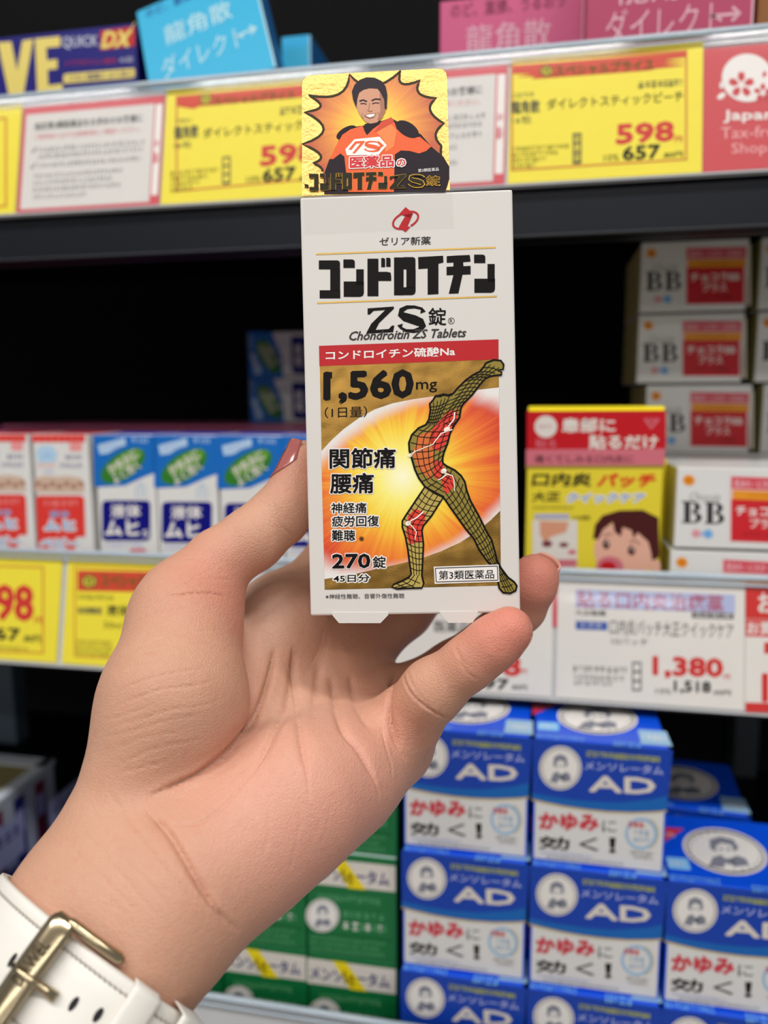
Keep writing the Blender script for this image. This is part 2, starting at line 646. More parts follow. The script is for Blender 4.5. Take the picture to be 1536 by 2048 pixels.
# --- red tax-free card
c = card('shop_card', 0.0806, 0.1815, 0.0695, Z_TOP, m_redcard, 'red tax-free shop card with white blossom disc at the upper right edge')
p = cardprint(c, zoom(6.4, 1340, 60))
p.disc(985, 620, 325, 308, i_white, 2)
p.disc(1205, 575, 26, 40, i_pink, 3, 20)


def blossom(p, cx, cy, r, m, layer):
    for k in range(5):
        a = math.radians(-90 + 72 * k)
        d = Vector((math.cos(a), math.sin(a))); n = Vector((-d.y, d.x))
        q = [Vector((cx, cy)) + d * r * s + n * r * w for s, w in ((.18, 0), (.5, .27), (.82, .24), (1.0, .12), (.9, 0), (1.0, -.12), (.82, -.24), (.5, -.27))]
        p.poly([tuple(v) for v in q], m, layer)


i_cardred = ink('tax_red', (200, 62, 70))
blossom(p, 910, 710, 172, i_cardred, 3)
blossom(p, 1185, 810, 120, i_cardred, 3)
p.disc(655, 852, 60, 34, i_white, 2, -35); p.disc(660, 710, 26, 48, i_white, 2, 10)
p.txt('Japan.', 680, 1035, 1400, 1200, i_white, 2, 0.03, -0.02)
p.txt('Tax-free', 645, 1255, 1450, 1400, ink('pale_pink', (236, 170, 172)), 2, 0.0, -0.04)
p.txt('Shop', 785, 1455, 1240, 1630, ink('pale_pink', (236, 170, 172)), 2, 0.0, -0.03)
p.build('printed_face', c)

# --- middle rail
c = card('price_card', -0.4270, -0.3252, 0.0752, Z_MID, m_yel, 'yellow price card with big red 98 at the left edge, on the middle rail', G_MID)
p = cardprint(c, zoom(3.79, 0, 820))
p.frame(-380, 1165, 335, 1825, 12, i_org, 1, 0.03)
p.txt('698', -170, 1318, 255, 1588, i_red, 2, 0.045, 0.03)
p.txt('円', 268, 1570, 325, 1620, i_red, 2, 0.02)
p.txt('767', -130, 1640, 155, 1735, i_blk, 2, 0.05, 0.06)
p.txt('.80円', 175, 1700, 310, 1760, i_blk, 2, 0.02, 0.06)
p.tiny(-200, 1775, 220, 1800, i_olive, 2, .06, 71)
p.build('printed_face', c)
c = card('price_card', -0.3212, -0.2195, 0.0752, Z_MID, m_yel, 'yellow price card on the middle rail, partly behind the thumb and palm', G_MID)
p = cardprint(c, zoom(3.79, 0, 820))
p.frame(565, 1180, 1420, 1870, 10, i_org, 1, 0.04)
p.rect(590, 1215, 1400, 1370, i_ban, 2, 0.02)
p.disc(680, 1300, 60, 50, i_olive, 3); p.disc(680, 1300, 46, 38, i_yel, 4); p.txt('特', 650, 1268, 712, 1334, i_olive, 5, .02)
p.txt('スペシャルプライス', 770, 1240, 1390, 1345, i_olive, 4, 0.035, 0.02)
p.tiny(590, 1400, 860, 1430, i_olive, 2, 0.04, 72, .1)
p.txt('池田模範堂', 590, 1490, 775, 1545, i_mid, 2, 0.02, 0.03)
p.txt('液体ムヒ', 810, 1475, 1150, 1560, i_blk, 2, 0.02, 0.03)
p.txt('50ml', 790, 1600, 930, 1655, i_olive, 2, 0.0, 0.04)
for k in range(4):
    p.tiny(580, 1740 + 32 * k, 850, 1762 + 32 * k, i_olive, 2, 0.04, 75 + k)
p.build('printed_face', c)
c = card('price_card', -0.0930, 0.0095, 0.0752, Z_MID, m_white, 'white price card mostly hidden behind the box and fingers', G_MID)
p = cardprint(c, zoom(2.272, 860, 1100))
p.rect(556, 135, 578, 350, i_pink, 2)
p.txt('998', 160, 470, 412, 562, i_red, 2, 0.06, 0.05)
p.txt('円', 416, 540, 440, 562, i_red, 2, 0.02)
p.txt('1,097', 120, 575, 358, 632, i_blk, 2, 0.045, 0.05)
p.txt('.80円', 368, 610, 440, 634, i_blk, 2, 0.02, 0.05)
p.txt('医薬品', 20, 320, 180, 372, i_mid, 2, 0.01, 0.03)
p.build('printed_face', c)
c = card('price_card', 0.0118, 0.1183, 0.0752, Z_MID, m_white, 'white price card for 1,380 yen with lilac title bar, below the yellow patch carton', G_MID)
p = cardprint(c, zoom(2.272, 860, 1100))
S = 0.035
p.rect(660, 178, 1385, 262, ink('lilac', (176, 186, 222)), 1, S)
p.txt('貼る口内炎治療薬', 668, 182, 1335, 262, ink('plum', (176, 84, 112)), 2, 0.015, S)
p.txt('大正製薬', 660, 272, 800, 295, i_blk, 2, 0.015, S)
p.rect(1190, 282, 1378, 308, i_mid, 2, S); p.txt('指定第2類', 1200, 285, 1368, 305, i_white, 3, 0, S)
p.rect(662, 322, 806, 360, ink('blue_bar', (58, 90, 170)), 2, S); p.txt('トクホ', 690, 327, 780, 354, i_white, 3, 0, S)
p.txt('口内炎パッチ大正クイックケア', 818, 314, 1378, 384, i_blk, 2, 0.0, S)
p.txt('10パッチ', 826, 398, 990, 430, i_mid, 2, 0.0, S)
p.txt('1,380', 1012, 482, 1330, 580, i_red, 2, 0.06, S)
p.txt('円', 1335, 565, 1362, 588, i_red, 2, 0.02)
p.txt('1,518', 1108, 592, 1275, 650, i_blk, 2, 0.045, S)
p.txt('.00円', 1282, 634, 1366, 658, i_blk, 2, 0.02, S)
p.txt('10%', 1025, 628, 1095, 652, i_blk, 2, 0, S)
p.rect(918, 508, 960, 640, i_mid, 2, 0)
for k in range(3):
    p.rect(924, 516 + 42 * k, 954, 548 + 42 * k, m_white, 3)
p.tiny(650, 525, 892, 550, i_mid, 2, S, 81); p.tiny(655, 565, 880, 586, i_grey, 2, S, 82); p.tiny(655, 592, 830, 612, i_grey, 2, S, 83)
p.build('printed_face', c)
c = card('price_card', 0.1186, 0.2200, 0.0700, Z_MID, mat('card_white', (226, 221, 215)), 'white and red bargain card at the right edge of the middle rail', G_MID)
p = cardprint(c, zoom(2.272, 860, 1100))
p.rect(1432, 160, 1800, 310, i_red, 2, .03); p.txt('お得', 1490, 190, 1640, 290, m_white, 3, .03)
p.rect(1432, 312, 1800, 392, ink('rose', (214, 84, 84)), 2, .03); p.txt('お買得品', 1440, 325, 1680, 385, m_white, 3, .03)
p.txt('198', 1508, 560, 1760, 690, i_red, 2, .05); p.rect(1432, 692, 1800, 735, i_red, 2, .03)
p.txt('1', 1518, 420, 1545, 470, i_red, 2, .03)
p.build('printed_face', c)
# ================================================================== cartons
def carton(name, label, cat, M, W, D, H, mats, mi=None, group=None, bev=0.0007):
    root = thing(name, label, cat, M, group)
    b = bmesh.new()
    box_bm(b, -W / 2 + .00015, W / 2 - .00015, 0, D, 0.0003, H - .0001, bev, mi)
    bm_obj('carton_body', b, mats, root)
    return root


def fprint(root, src=None):
    return Print(face_map(root, src), lambda u, v, n: FRONT(u, max(v, .0009), n))


def tprint(root, H, src=None):
    return Print(face_map(root, src, 'top', H), TOP(H))


def girl_emblem(p, cx, cy, rx, ry, layer, rot=0):
    """round white seal with a small grey figure and a dotted rim"""
    p.disc(cx, cy, rx, ry, i_white, layer, rot)
    p.ring(cx, cy, rx * .93, ry * .93, rx * .04, i_grey, layer + 1, rot)
    for k in range(26):
        a = 2 * math.pi * k / 26
        p.disc(cx + rx * .84 * math.cos(a), cy + ry * .84 * math.sin(a), rx * .035, ry * .035, i_grey, layer + 1, 0, 8)
    g = ink('seal_grey', (130, 132, 146))
    X = lambda a: cx + a * rx
    Yy = lambda b: cy + b * ry
    p.poly([(X(-.34), Yy(-.12)), (X(-.30), Yy(-.50)), (X(-.02), Yy(-.64)), (X(.28), Yy(-.52)), (X(.36), Yy(-.15)), (X(.22), Yy(.02)), (X(.2), Yy(-.28)), (X(-.05), Yy(-.36)), (X(-.2), Yy(-.2)), (X(-.2), Yy(.02))], g, layer + 1)
    p.disc(X(-.08), Yy(-.1), rx * .05, ry * .05, g, layer + 1); p.disc(X(.1), Yy(-.1), rx * .05, ry * .05, g, layer + 1)
    p.poly([(X(-.5), Yy(.62)), (X(-.34), Yy(.25)), (X(-.12), Yy(.14)), (X(-.02), Yy(.34)), (X(-.14), Yy(.7))], g, layer + 1)
    p.poly([(X(.1), Yy(.66)), (X(.08), Yy(.3)), (X(.26), Yy(.16)), (X(.46), Yy(.3)), (X(.5), Yy(.58))], g, layer + 1)
    p.disc(X(.05), Yy(.42), rx * .12, ry * .14, g, layer + 1)


m_adlit = mat('ad_blue_lit', (10, 82, 228), 0.32, spec=0.5, mottle=0.02)  # overhead light put into the colour: tops brighter than the navy sides
m_white_c = mat('carton_white', (222, 220, 218), 0.35, spec=0.5)
i_adnavy = ink('ad_navy', (18, 64, 172), .3); i_adband = ink('ad_band', (18, 100, 182), .3); i_gold = ink('old_gold', (196, 172, 96), .35)
i_lav = ink('lavender', (170, 178, 226)); i_cyan = ink('pale_cyan', (130, 196, 246)); i_tri = ink('corner_red', (216, 52, 84)); i_lime = ink('lime', (184, 190, 60))
i_adred = ink('ad_red', (206, 62, 76)); i_ice = ink('ice', (150, 190, 222)); i_offw = ink('offwhite', (220, 212, 204)); i_lilac = ink('lilac_strip', (160, 164, 214))

AW, AD_, AH = 0.0722, 0.0722, 0.0740
AX = [-0.0386, 0.0359, 0.1100]           # column centres
adM = lambda c, lv, yo=0.42, dx=0, rz=0: place(AX[c] + dx, yo, B_LOW + AH * lv, rz)
ad = carton('ointment_carton', 'x', 'carton', adM(1, 2), AW, AD_, AH, [m_adlit, m_white_c, i_adnavy], dict(front=1, left=2, right=2), 'blue and white ointment cartons', 0.0012)
p = fprint(ad, zoom(2.648, 780, 1380)); S = 0.084
curve = [(752, 580), (830, 598), (930, 618), (1040, 634), (1150, 645), (1280, 650), (1400, 646), (1466, 640)]
p.poly([(758, 258), (1128, 288), (1498, 318)] + curve[::-1], i_adnavy, 1)
p.poly([(752, 545), (900, 572), (1040, 588), (1200, 596), (1380, 580), (1468, 560)] + curve[::-1], i_adband, 2)
p.line(curve, 9, i_gold, 3)
girl_emblem(p, 902, 412, 112, 116, 3)
p.tiny(1040, 322, 1430, 350, i_lime, 3, S, 3, .12); p.tiny(1040, 322, 1430, 350, i_lime, 4, S, 4, .12)
p.txt('メンソレータム', 1032, 375, 1448, 420, i_lav, 3, 0.03, 0.07, 0.1)
p.txt('AD', 1055, 452, 1405, 536, i_offw, 3, 0.055, 0.045, 0.0)
p.txt('かゆみ', 790, 648, 1105, 738, i_adred, 3, 0.07, 0.03)
p.txt('に', 1124, 690, 1200, 752, i_mid, 3, 0.0, 0.0)
p.txt('効', 788, 772, 950, 842, i_blk, 3, 0.035, 0.04)
p.txt('く', 1000, 782, 1105, 852, i_mid, 3, 0.02, 0.0)
p.txt('！', 1160, 782, 1196, 862, i_blk, 3, 0.05)
p.ring(1330, 760, 84, 84, 14, i_ice, 3); p.ring(1330, 760, 92, 92, 5, i_gold, 3, 0, 20, -60, 60)
p.txt('かゆみ', 1262, 692, 1345, 728, i_adred, 4, 0.04, .05); p.tiny(1290, 740, 1375, 765, i_ice, 4, .05, 5); p.tiny(1290, 778, 1375, 800, i_ice, 4, .05, 6)
p.tiny(1275, 850, 1395, 866, i_grey, 3, S, 7); p.tiny(1290, 875, 1395, 890, i_grey, 3, S, 8)
p.tiny(800, 852, 1080, 864, i_lilac, 3, .1, 9); p.tiny(830, 876, 1240, 890, i_grey, 3, .1, 10)
p.build('front_print', ad)
p = tprint(ad, AH, zoom(2.648, 780, 1380))
girl_emblem(p, 1098, 150, 213, 86, 3, 4)
p.poly([(752, 57), (918, 66), (756, 132)], i_tri, 2); p.tiny(765, 82, 860, 100, i_white, 3, 0.0, 3)
p.rrect(782, 168, 895, 212, 8, i_cyan, 2, .06); p.tiny(795, 182, 880, 200, i_white, 3, .06, 4)
p.poly([(1312, 210), (1462, 220), (1496, 300), (1330, 288)], i_ice, 2); p.tiny(1335, 238, 1460, 262, i_white, 3, .07, 5)
p.tiny(775, 232, 1030, 252, i_cyan, 2, .08, 6); p.tiny(1185, 272, 1335, 296, i_cyan, 2, .08, 7)
p.build('top_print', ad)
G = 'blue and white ointment cartons'
lab = {(0, 2): 'blue and white ointment carton topping the left stack, under the little finger', (0, 1): 'blue and white ointment carton second down in the left stack, beside the green cartons',
       (0, 0): 'blue and white ointment carton at the bottom of the left blue stack', (1, 2): 'blue and white ointment carton topping the middle and tallest stack',
       (1, 1): 'blue and white ointment carton second down in the middle stack', (1, 0): 'blue and white ointment carton at the bottom of the middle stack',
       (2, 1): 'blue and white ointment carton topping the lower right stack, cut by the right edge', (2, 0): 'blue and white ointment carton at the bottom right corner'}
ad['label'] = lab[(1, 2)]
for (cc, lv), l in lab.items():
    if (cc, lv) == (1, 2): continue
    dup(ad, adM(cc, lv, 0.42 - 0.0045 * (2 - lv) + (0.0005 if cc == 0 else 0), 0, 0), l)
dup(ad, adM(2, 1, 0.4965, -0.012, -0.06), 'blue ointment carton in shadow behind the right stack, only its dim top showing')

# ------------------------------------------------------------------ green cartons
m_green = mat('carton_green', (8, 108, 56), 0.4, spec=0.4)
m_gtop = mat('carton_pale_top', (206, 226, 222), 0.35)
i_gtext = ink('pale_green', (92, 164, 112)); i_gdk = ink('deep_green', (4, 84, 42)); i_yl = ink('bright_yellow', (238, 214, 20))
GW, GD, GH = 0.0568, 0.055, 0.0685
GX = [-0.2225, -0.1650, -0.1076]
gM = lambda c, lv, dy=0: place(GX[c], 0.4225 + dy, B_LOW + GH * lv)
gr = carton('balm_carton', 'x', 'carton', gM(2, 1), GW, GD, GH, [m_green, m_gtop], dict(top=1), 'green balm cartons with yellow slash')
p = fprint(gr, zoom(3.339, 380, 1540)); S = 0.1
p.rect(770, 578, 1372, 752, i_offw, 1, 0.105)
p.txt('メンソレータム', 790, 632, 1330, 722, i_navy, 2, 0.03, 0.1)
p.poly([(940, 592), (1035, 602), (1175, 800), (1060, 788)], i_yl, 3); p.txt('もの', 1010, 650, 1090, 740, ink('brown', (120, 92, 20)), 4, .03, .5)
p.tiny(850, 820, 1270, 860, i_gtext, 2, S, 21, .12)
girl_emblem(p, 885, 970, 112, 112, 2)
p.tiny(1020, 940, 1300, 985, i_gtext, 2, .1, 22); p.tiny(1020, 1010, 1310, 1062, i_gtext, 2, .1, 23); p.tiny(1020, 1010, 1310, 1062, i_white, 3, .1, 24, .8)
p.rect(775, 1080, 1350, 1086, i_gdk, 2, .1)
for k in range(4):
    p.tiny(800, 1098 + 40 * k, 1300 - 40 * (k % 2), 1122 + 40 * k, i_gtext, 2, .1, 25 + k)
p.build('front_print', gr)
gl_ = {(2, 2): 'green balm carton topping the right green stack, beside the hand', (2, 1): 'green balm carton second in the right green stack, yellow slash by its seal', (2, 0): 'green balm carton at the bottom of the right green stack',
       (1, 1): 'green balm carton second in the middle green stack, behind the wrist', (1, 0): 'green balm carton at the bottom of the middle green stack', (0, 0): 'green balm carton at the bottom, close beside the watch strap'}
gr['label'] = gl_[(2, 1)]
for (cc, lv), l in gl_.items():
    if (cc, lv) != (2, 1): dup(gr, gM(cc, lv, 0.002 * (lv - 1) if lv else 0), l)

# ------------------------------------------------------------------ vitamin cartons (BB)
m_bbside = mat('carton_beige_gold', (196, 186, 120), 0.35); m_bbtop = mat('carton_bright_white', (232, 232, 232), 0.3)
i_bbred = ink('bb_red', (206, 34, 44)); i_bbpink = ink('bb_pink', (214, 78, 92)); i_bbor = ink('bb_orange', (232, 150, 36)); i_bbk = ink('bb_black', (58, 58, 62)); i_bluec = ink('dot_blue', (110, 170, 222)); i_redc = ink('dot_pink', (222, 150, 160))
BW, BD, BH = 0.0708, 0.100, 0.0482
bbM = lambda x, lv, yo=0.59, rz=0: place(x, yo, B_MID + 0.0495 * lv, rz)
bb = carton('vitamin_carton', 'x', 'carton', bbM(0.1009, 3), BW, BD, BH, [m_white_c, m_bbside, m_bbtop], dict(left=1, right=1, top=2), 'white and red vitamin cartons')
p = fprint(bb, zoom(2.866, 1000, 460)); S = 0.0
p.disc(850, 548, 28, 26, i_bbor, 2); p.disc(850, 548, 16, 14, ink('bb_amber', (216, 120, 20)), 3)
p.txt('Chocola', 855, 606, 1000, 644, i_grey, 2, -0.01, 0, 0.3)


def bb_letter(p, x0, x1, y0, y1, m, layer):
    """a fat serifed B"""
    w, h = x1 - x0, y1 - y0
    X = lambda a: x0 + a * w
    Yy = lambda b: y0 + b * h
    p.rect(X(0), Yy(0), X(.55), Yy(.07), m, layer); p.rect(X(0), Yy(.93), X(.55), Yy(1), m, layer)
    p.rect(X(.12), Yy(0), X(.42), Yy(1), m, layer)
    for (b0, b1, r) in ((0.0, .5, .92), (.46, 1.0, 1.0)):
        cy, ry = (b0 + b1) / 2, (b1 - b0) / 2
        pts, q = [], []
        for k in range(13):
            a = math.radians(-90 + 15 * k)
            pts.append((X(.5 + (r - .5) * math.cos(a)), Yy(cy + ry * math.sin(a))))
            q.append((X(.5 + (r - .5 - .27) * max(0, math.cos(a))), Yy(cy + (ry - .06) * math.sin(a))))
        n = len(pts)
        p.add(pts + q, [(i, i + 1, n + i + 1, n + i) for i in range(n - 1)], m, layer)


bb_letter(p, 818, 912, 650, 757, i_bbk, 2); bb_letter(p, 925, 1018, 650, 757, i_bbk, 2)
p.disc(886, 806, 20, 20, i_redc, 2); p.disc(942, 806, 22, 22, i_bluec, 2); p.disc(914, 806, 10, 10, i_lav, 3)
p.rect(1042, 520, 1388, 838, ink('bb_pale', (228, 190, 190)), 1); p.rect(1050, 522, 1385, 582, i_bbpink, 2); p.txt('肌あれ・にきび・口内炎に', 1064, 536, 1376, 574, ink('bb_rose', (240, 190, 196)), 3, .015)
p.rect(1056, 588, 1382, 632, i_bbor, 2); p.tiny(1130, 600, 1300, 620, ink('bb_amber', (216, 120, 20)), 3, 0, 33)
p.rect(1050, 632, 1372, 836, i_bbred, 2)
p.txt('チョコラBB', 1072, 664, 1348, 710, i_white, 3, 0.03); p.txt('プラス', 1138, 722, 1276, 768, i_white, 3, 0.02)
p.txt('ビタミンB2製剤', 1110, 786, 1310, 812, ink('bb_dark', (150, 24, 30)), 3, 0.02)
p.rect(1394, 506, 1412, 850, ink('bb_edge', (206, 200, 180)), 1)
p.build('front_print', bb)
GB = 'white and red vitamin cartons'
bb['label'] = 'white and red vitamin carton second from the top of the tall left column, black BB'
for x, lv, yo, l in [(0.1009, 4, .59, 'topmost white and red vitamin carton of the tall left column, under the upper shelf'), (0.1080, 2, .588, 'white and red vitamin carton third from the top, set slightly right, behind the patch carton'),
                     (0.1793, 4, .59, 'topmost vitamin carton of the far right column, only its left edge in frame'), (0.1800, 3, .59, 'vitamin carton second from the top at the right frame edge'),
                     (0.1860, 2, .588, 'vitamin carton third from the top at the right frame edge'),
                     (0.1139, 1, .48, 'front white vitamin carton with large BB, right beside the yellow patch carton'), (0.1125, 0, .481, 'bottom front vitamin carton, half hidden behind the white price card')]:
    dup(bb, bbM(x, lv, yo), l)

bm = bmesh.new(); box_bm(bm, -.075, .075, 0, .098, .0003, .0988, .001)
tag(bm_obj('display_riser', bm, m_white_c, None, place(.1415, .5895, B_MID)), 'white riser block under the rear vitamin cartons, mostly hidden by the front ones', 'riser')

# ------------------------------------------------------------------ yellow patch carton
m_pyel = mat('patch_yellow', (228, 208, 50), 0.38); m_pbright = mat('patch_top_yellow', (246, 226, 40), 0.3)
PW, PD, PH = 0.0798, 0.030, 0.1300
pt = thing('patch_carton', 'yellow and red mouth patch carton showing a child, right of the held box', 'carton', place(0.0314, 0.484, B_MID))
b = bmesh.new()
prof = [(0, 0), (PD, 0), (PD, PH + .003), (0.006, PH + 0.003), (0, PH - 0.0025)]
prof = [(y, z + .0003) for y, z in prof]
vl = [b.verts.new((-PW / 2, y, z)) for y, z in prof]; vr = [b.verts.new((PW / 2, y, z)) for y, z in prof]
b.faces.new(vl); b.faces.new(vr[::-1])
for k in range(5):
    f = b.faces.new([vl[k], vr[k], vr[(k + 1) % 5], vl[(k + 1) % 5]][::-1]); f.material_index = 1 if k in (2, 3) else 0
bmesh.ops.recalc_face_normals(b, faces=b.faces[:])
bmesh.ops.bevel(b, geom=b.edges[:], offset=.0004, segments=1, affect='EDGES')
bm_obj('carton_body', b, [m_pyel, m_pbright], pt)
p = fprint(pt, zoom(4.8, 1040, 800)); S = -0.005
i_pred = ink('patch_red', (190, 8, 24)); i_rose2 = ink('patch_pink', (204, 108, 122)); i_plum = ink('plum_dark', (120, 60, 70)); i_sky = ink('sky', (70, 130, 200)); i_skin = ink('print_skin', (226, 172, 150)); i_hair = ink('print_hair', (74, 30, 30)); i_tan = ink('print_orange', (214, 150, 120))
p.rect(66, 106, 1400, 474, i_pred, 1, S); p.rect(58, 474, 1390, 632, i_rose2, 1, S)
p.disc(248, 256, 108, 106, i_offw, 2); p.tiny(180, 240, 320, 275, i_rose2, 3, 0, 41)
p.txt('貼る', 150, 375, 350, 455, i_rose2, 2, 0.02)
p.txt('患部に', 400, 175, 915, 310, i_offw, 2, 0.05); p.txt('貼るだけ', 660, 335, 1325, 470, i_offw, 2, 0.05)
p.line([(1200, 180), (1260, 270), (1330, 180)], 26, i_rose2, 2); p.line([(1240, 175), (1265, 215), (1290, 175)], 18, i_rose2, 2)
p.txt('痛くてしみる口内炎に', 140, 528, 1090, 605, i_plum, 2, 0.03)
p.rect(56, 632, 1384, 662, ink('olive_line', (150, 128, 40)), 1, S)
p.txt('口内炎', 120, 700, 690, 828, i_blk, 2, 0.05, 0, .15); p.txt('パッチ', 750, 705, 1300, 838, ink('patch_orange', (216, 50, 20)), 2, 0.07, 0, .25)
p.txt('大正', 120, 880, 385, 975, i_blk, 2, 0.04, 0, .15); p.txt('クイックケア', 450, 895, 1195, 985, i_white, 2, 0.02, 0, .2, halo=12); p.txt('クイックケア', 450, 895, 1195, 985, i_sky, 3, 0.02, 0, .2)
p.tiny(130, 1022, 510, 1045, i_olive, 2, 0, 42)
p.rect(140, 1095, 470, 1140, i_lilac, 2); p.tiny(150, 1104, 460, 1132, i_offw, 3, 0, 43); p.txt('10枚', 505, 1105, 680, 1155, i_olive, 2, .02)
p.rrect(120, 1150, 550, 1700, 20, i_offw, 2); p.poly([(190, 1160), (470, 1170), (440, 1270), (330, 1300), (230, 1360), (190, 1280)], i_tan, 3)
p.disc(260, 1380, 50, 34, i_plum, 3); p.disc(420, 1390, 45, 24, i_plum, 3); p.disc(500, 1460, 40, 24, i_rose2, 3); p.rect(360, 1530, 545, 1600, i_rose2, 3)
# the printed child
p.disc(1010, 1440, 300, 280, i_skin, 2); p.poly([(700, 1330), (720, 1200), (790, 1110), (950, 1060), (1180, 1055), (1330, 1130), (1340, 1500), (1270, 1560), (1255, 1450), (1230, 1360), (1130, 1270), (1090, 1330), (1070, 1250), (985, 1220), (970, 1310), (910, 1270), (890, 1170), (800, 1240), (750, 1340)], i_hair, 3)
p.disc(828, 1385, 34, 46, i_hair, 3); p.disc(1070, 1445, 36, 46, i_hair, 3); p.disc(1080, 1430, 10, 12, i_white, 4); p.disc(838, 1370, 10, 12, i_white, 4)
p.line([(800, 1310), (840, 1285), (880, 1290)], 10, i_hair, 4); p.line([(1050, 1360), (1110, 1350), (1150, 1385)], 10, i_hair, 4)
p.disc(860, 1600, 130, 100, i_rose2, 3); p.disc(845, 1610, 78, 62, i_pred, 4); p.disc(1300, 1600, 50, 70, i_skin, 4)
p.build('front_print', pt)
yc = carton('plain_yellow_carton', 'narrow yellow carton edge showing right behind the patch carton', 'carton', place(0.0420, 0.517, B_MID), 0.073, 0.03, 0.1000, [m_pbright])

# ------------------------------------------------------------------ liquid bite-relief cartons (blue) and baby version (red)
m_mu = mat('carton_white', (222, 220, 218)); m_mutop = mat('mu_top_blue', (70, 92, 220), 0.3)
i_mublue = ink('mu_blue', (10, 104, 190)); i_mugreen = ink('mu_green', (52, 122, 44)); i_mugreen2 = ink('mu_lightgreen', (92, 150, 40)); i_munavy = ink('mu_navy', (14, 16, 122)); i_mupale = ink('mu_pale', (176, 206, 232))
MW, MD, MH = 0.0444, 0.0444, 0.1153
muM = lambda x, yo=.485, rz=0: place(x, yo, B_MID, rz)
mu = carton('lotion_carton', 'blue and white insect bite lotion carton, leftmost of the blue row, beside the red cartons', 'carton', muM(-0.2800), MW, MD, MH, [m_mu, m_mutop, i_mublue], dict(top=1), 'blue and white lotion cartons')
p = fprint(mu, zoom(2.4, 0, 640))
p.poly([(447, 551), (741, 556), (742, 735), (700, 750), (600, 795), (470, 802), (452, 795)], i_mublue, 1)
p.disc(590, 700, 122, 62, i_mugreen, 2, -34); p.disc(600, 678, 96, 34, i_mugreen2, 3, -34)
for k in range(2):
    p.txt(('かゆみに', 'よく効く')[k], 510 + 20 * k, 655 + 50 * k, 670 + 10 * k, 705 + 50 * k, i_offw, 4, 0.03, 0, 0, 2, -34)
p.poly([(470, 600), (600, 565), (605, 600), (560, 615), (520, 640), (480, 645)], i_mupale, 2); p.tiny(490, 605, 590, 630, i_lav, 3, -.3, 51)
p.tiny(632, 566, 720, 588, i_mupale, 2, 0.02, 52)
p.line([(655, 850), (655, 805), (675, 782), (695, 805), (697, 850)], 5, i_ice, 2); p.line([(676, 782), (676, 850)], 4, i_ice, 2)
p.rrect(490, 866, 722, 1060, 22, i_munavy, 2)
p.txt('液体', 532, 884, 676, 948, i_white, 3, 0.03); p.txt('ムヒ', 505, 962, 668, 1036, i_white, 3, 0.06); p.txt('S', 684, 1008, 714, 1040, i_white, 3, 0.02)
p.tiny(505, 1070, 690, 1090, i_lav, 2, 0, 53); p.rect(625, 1098, 700, 1112, i_bbpink, 2)
p.build('front_print', mu)
dup(mu, muM(-0.2348), 'second blue and white insect bite lotion carton from the left')
dup(mu, muM(-0.1890), 'third blue and white insect bite lotion carton, above the thumb')
dup(mu, muM(-0.1435), 'fourth blue and white lotion carton, only a sliver showing behind the thumbnail')
for k, l in ((0, 'lower of two blue lotion cartons lying sideways at the back, left of the held box'), (1, 'upper of two blue lotion cartons lying sideways at the back, left of the held box')):
    Mx = place(-0.291, .75, -0.0214 + MW / 2 + k * (MW + .0004)) @ Matrix.Rotation(math.radians(-90), 4, 'Y') @ Matrix.Translation((0, 0, -MH))
    dup(mu, Mx, l)
m_batop = mat('baby_top_red', (226, 66, 84), 0.3)
i_bared = ink('baby_red', (222, 56, 48)); i_bapk = ink('baby_pink', (232, 150, 150)); i_bablue = ink('baby_blue', (110, 176, 226)); i_batan = ink('baby_tan', (206, 178, 158)); i_banavy = ink('baby_navy', (70, 84, 140))
ba = carton('baby_lotion_carton', 'red and white baby bite lotion carton, right one, beside the blue lotion cartons', 'carton', muM(-0.3285), .0430, MD, MH, [m_mu, m_batop], dict(top=1), 'red and white baby lotion cartons')
p = fprint(ba, zoom(3.79, 0, 820))
for k in range(8):
    p.rrect(243 + 50.5 * k, 192, 243 + 50.5 * k + 46, 246, 12, i_bared, 2)
p.rect(243, 190, 645, 222, i_bared, 2); p.rrect(528, 244, 622, 312, 14, i_bapk, 2)
p.poly([(275, 300), (330, 268), (400, 275), (435, 330), (420, 395), (290, 398)], i_mupale, 2); p.line([(330, 360), (360, 330), (390, 360)], 8, i_bablue, 3)
p.txt('虫さされ', 496, 340, 622, 374, i_banavy, 2, .03); p.txt('かゆみ止め', 452, 398, 622, 440, i_banavy, 2, .0); p.tiny(278, 408, 420, 438, i_bapk, 2, 0, 55); p.tiny(330, 455, 420, 480, i_lav, 2, 0, 56)
p.poly([(262, 520), (330, 498), (430, 505), (520, 500), (610, 515), (640, 560), (640, 625), (262, 625)], i_batan, 2)
for k in range(7):
    p.disc(290 + 54 * k, 560 + 18 * (k % 2), 22, 20, ink('baby_brown', (166, 120, 100)), 3)
p.poly([(272, 665), (300, 648), (615, 648), (640, 668), (648, 960), (575, 965), (570, 1062), (290, 1062)], i_bared, 2)
p.tiny(335, 682, 590, 728, i_bapk, 3, 0, 57)
p.txt('液体', 372, 762, 530, 815, i_bablue, 4, .02)
p.txt('ムヒ', 342, 834, 568, 912, i_white, 3, 0.05, halo=12); p.txt('ムヒ', 342, 834, 568, 912, i_bablue, 4, 0.05)
p.txt('ベビー', 306, 974, 604, 1042, i_white, 3, 0.05, halo=12); p.txt('ベビー', 306, 974, 604, 1042, i_bablue, 4, 0.04)
p.build('front_print', ba)
dup(ba, muM(-0.3745), 'red and white baby bite lotion carton at the left frame edge')
m_pkt = mat('carton_magenta', (255, 132, 176), 0.3)
k = 0
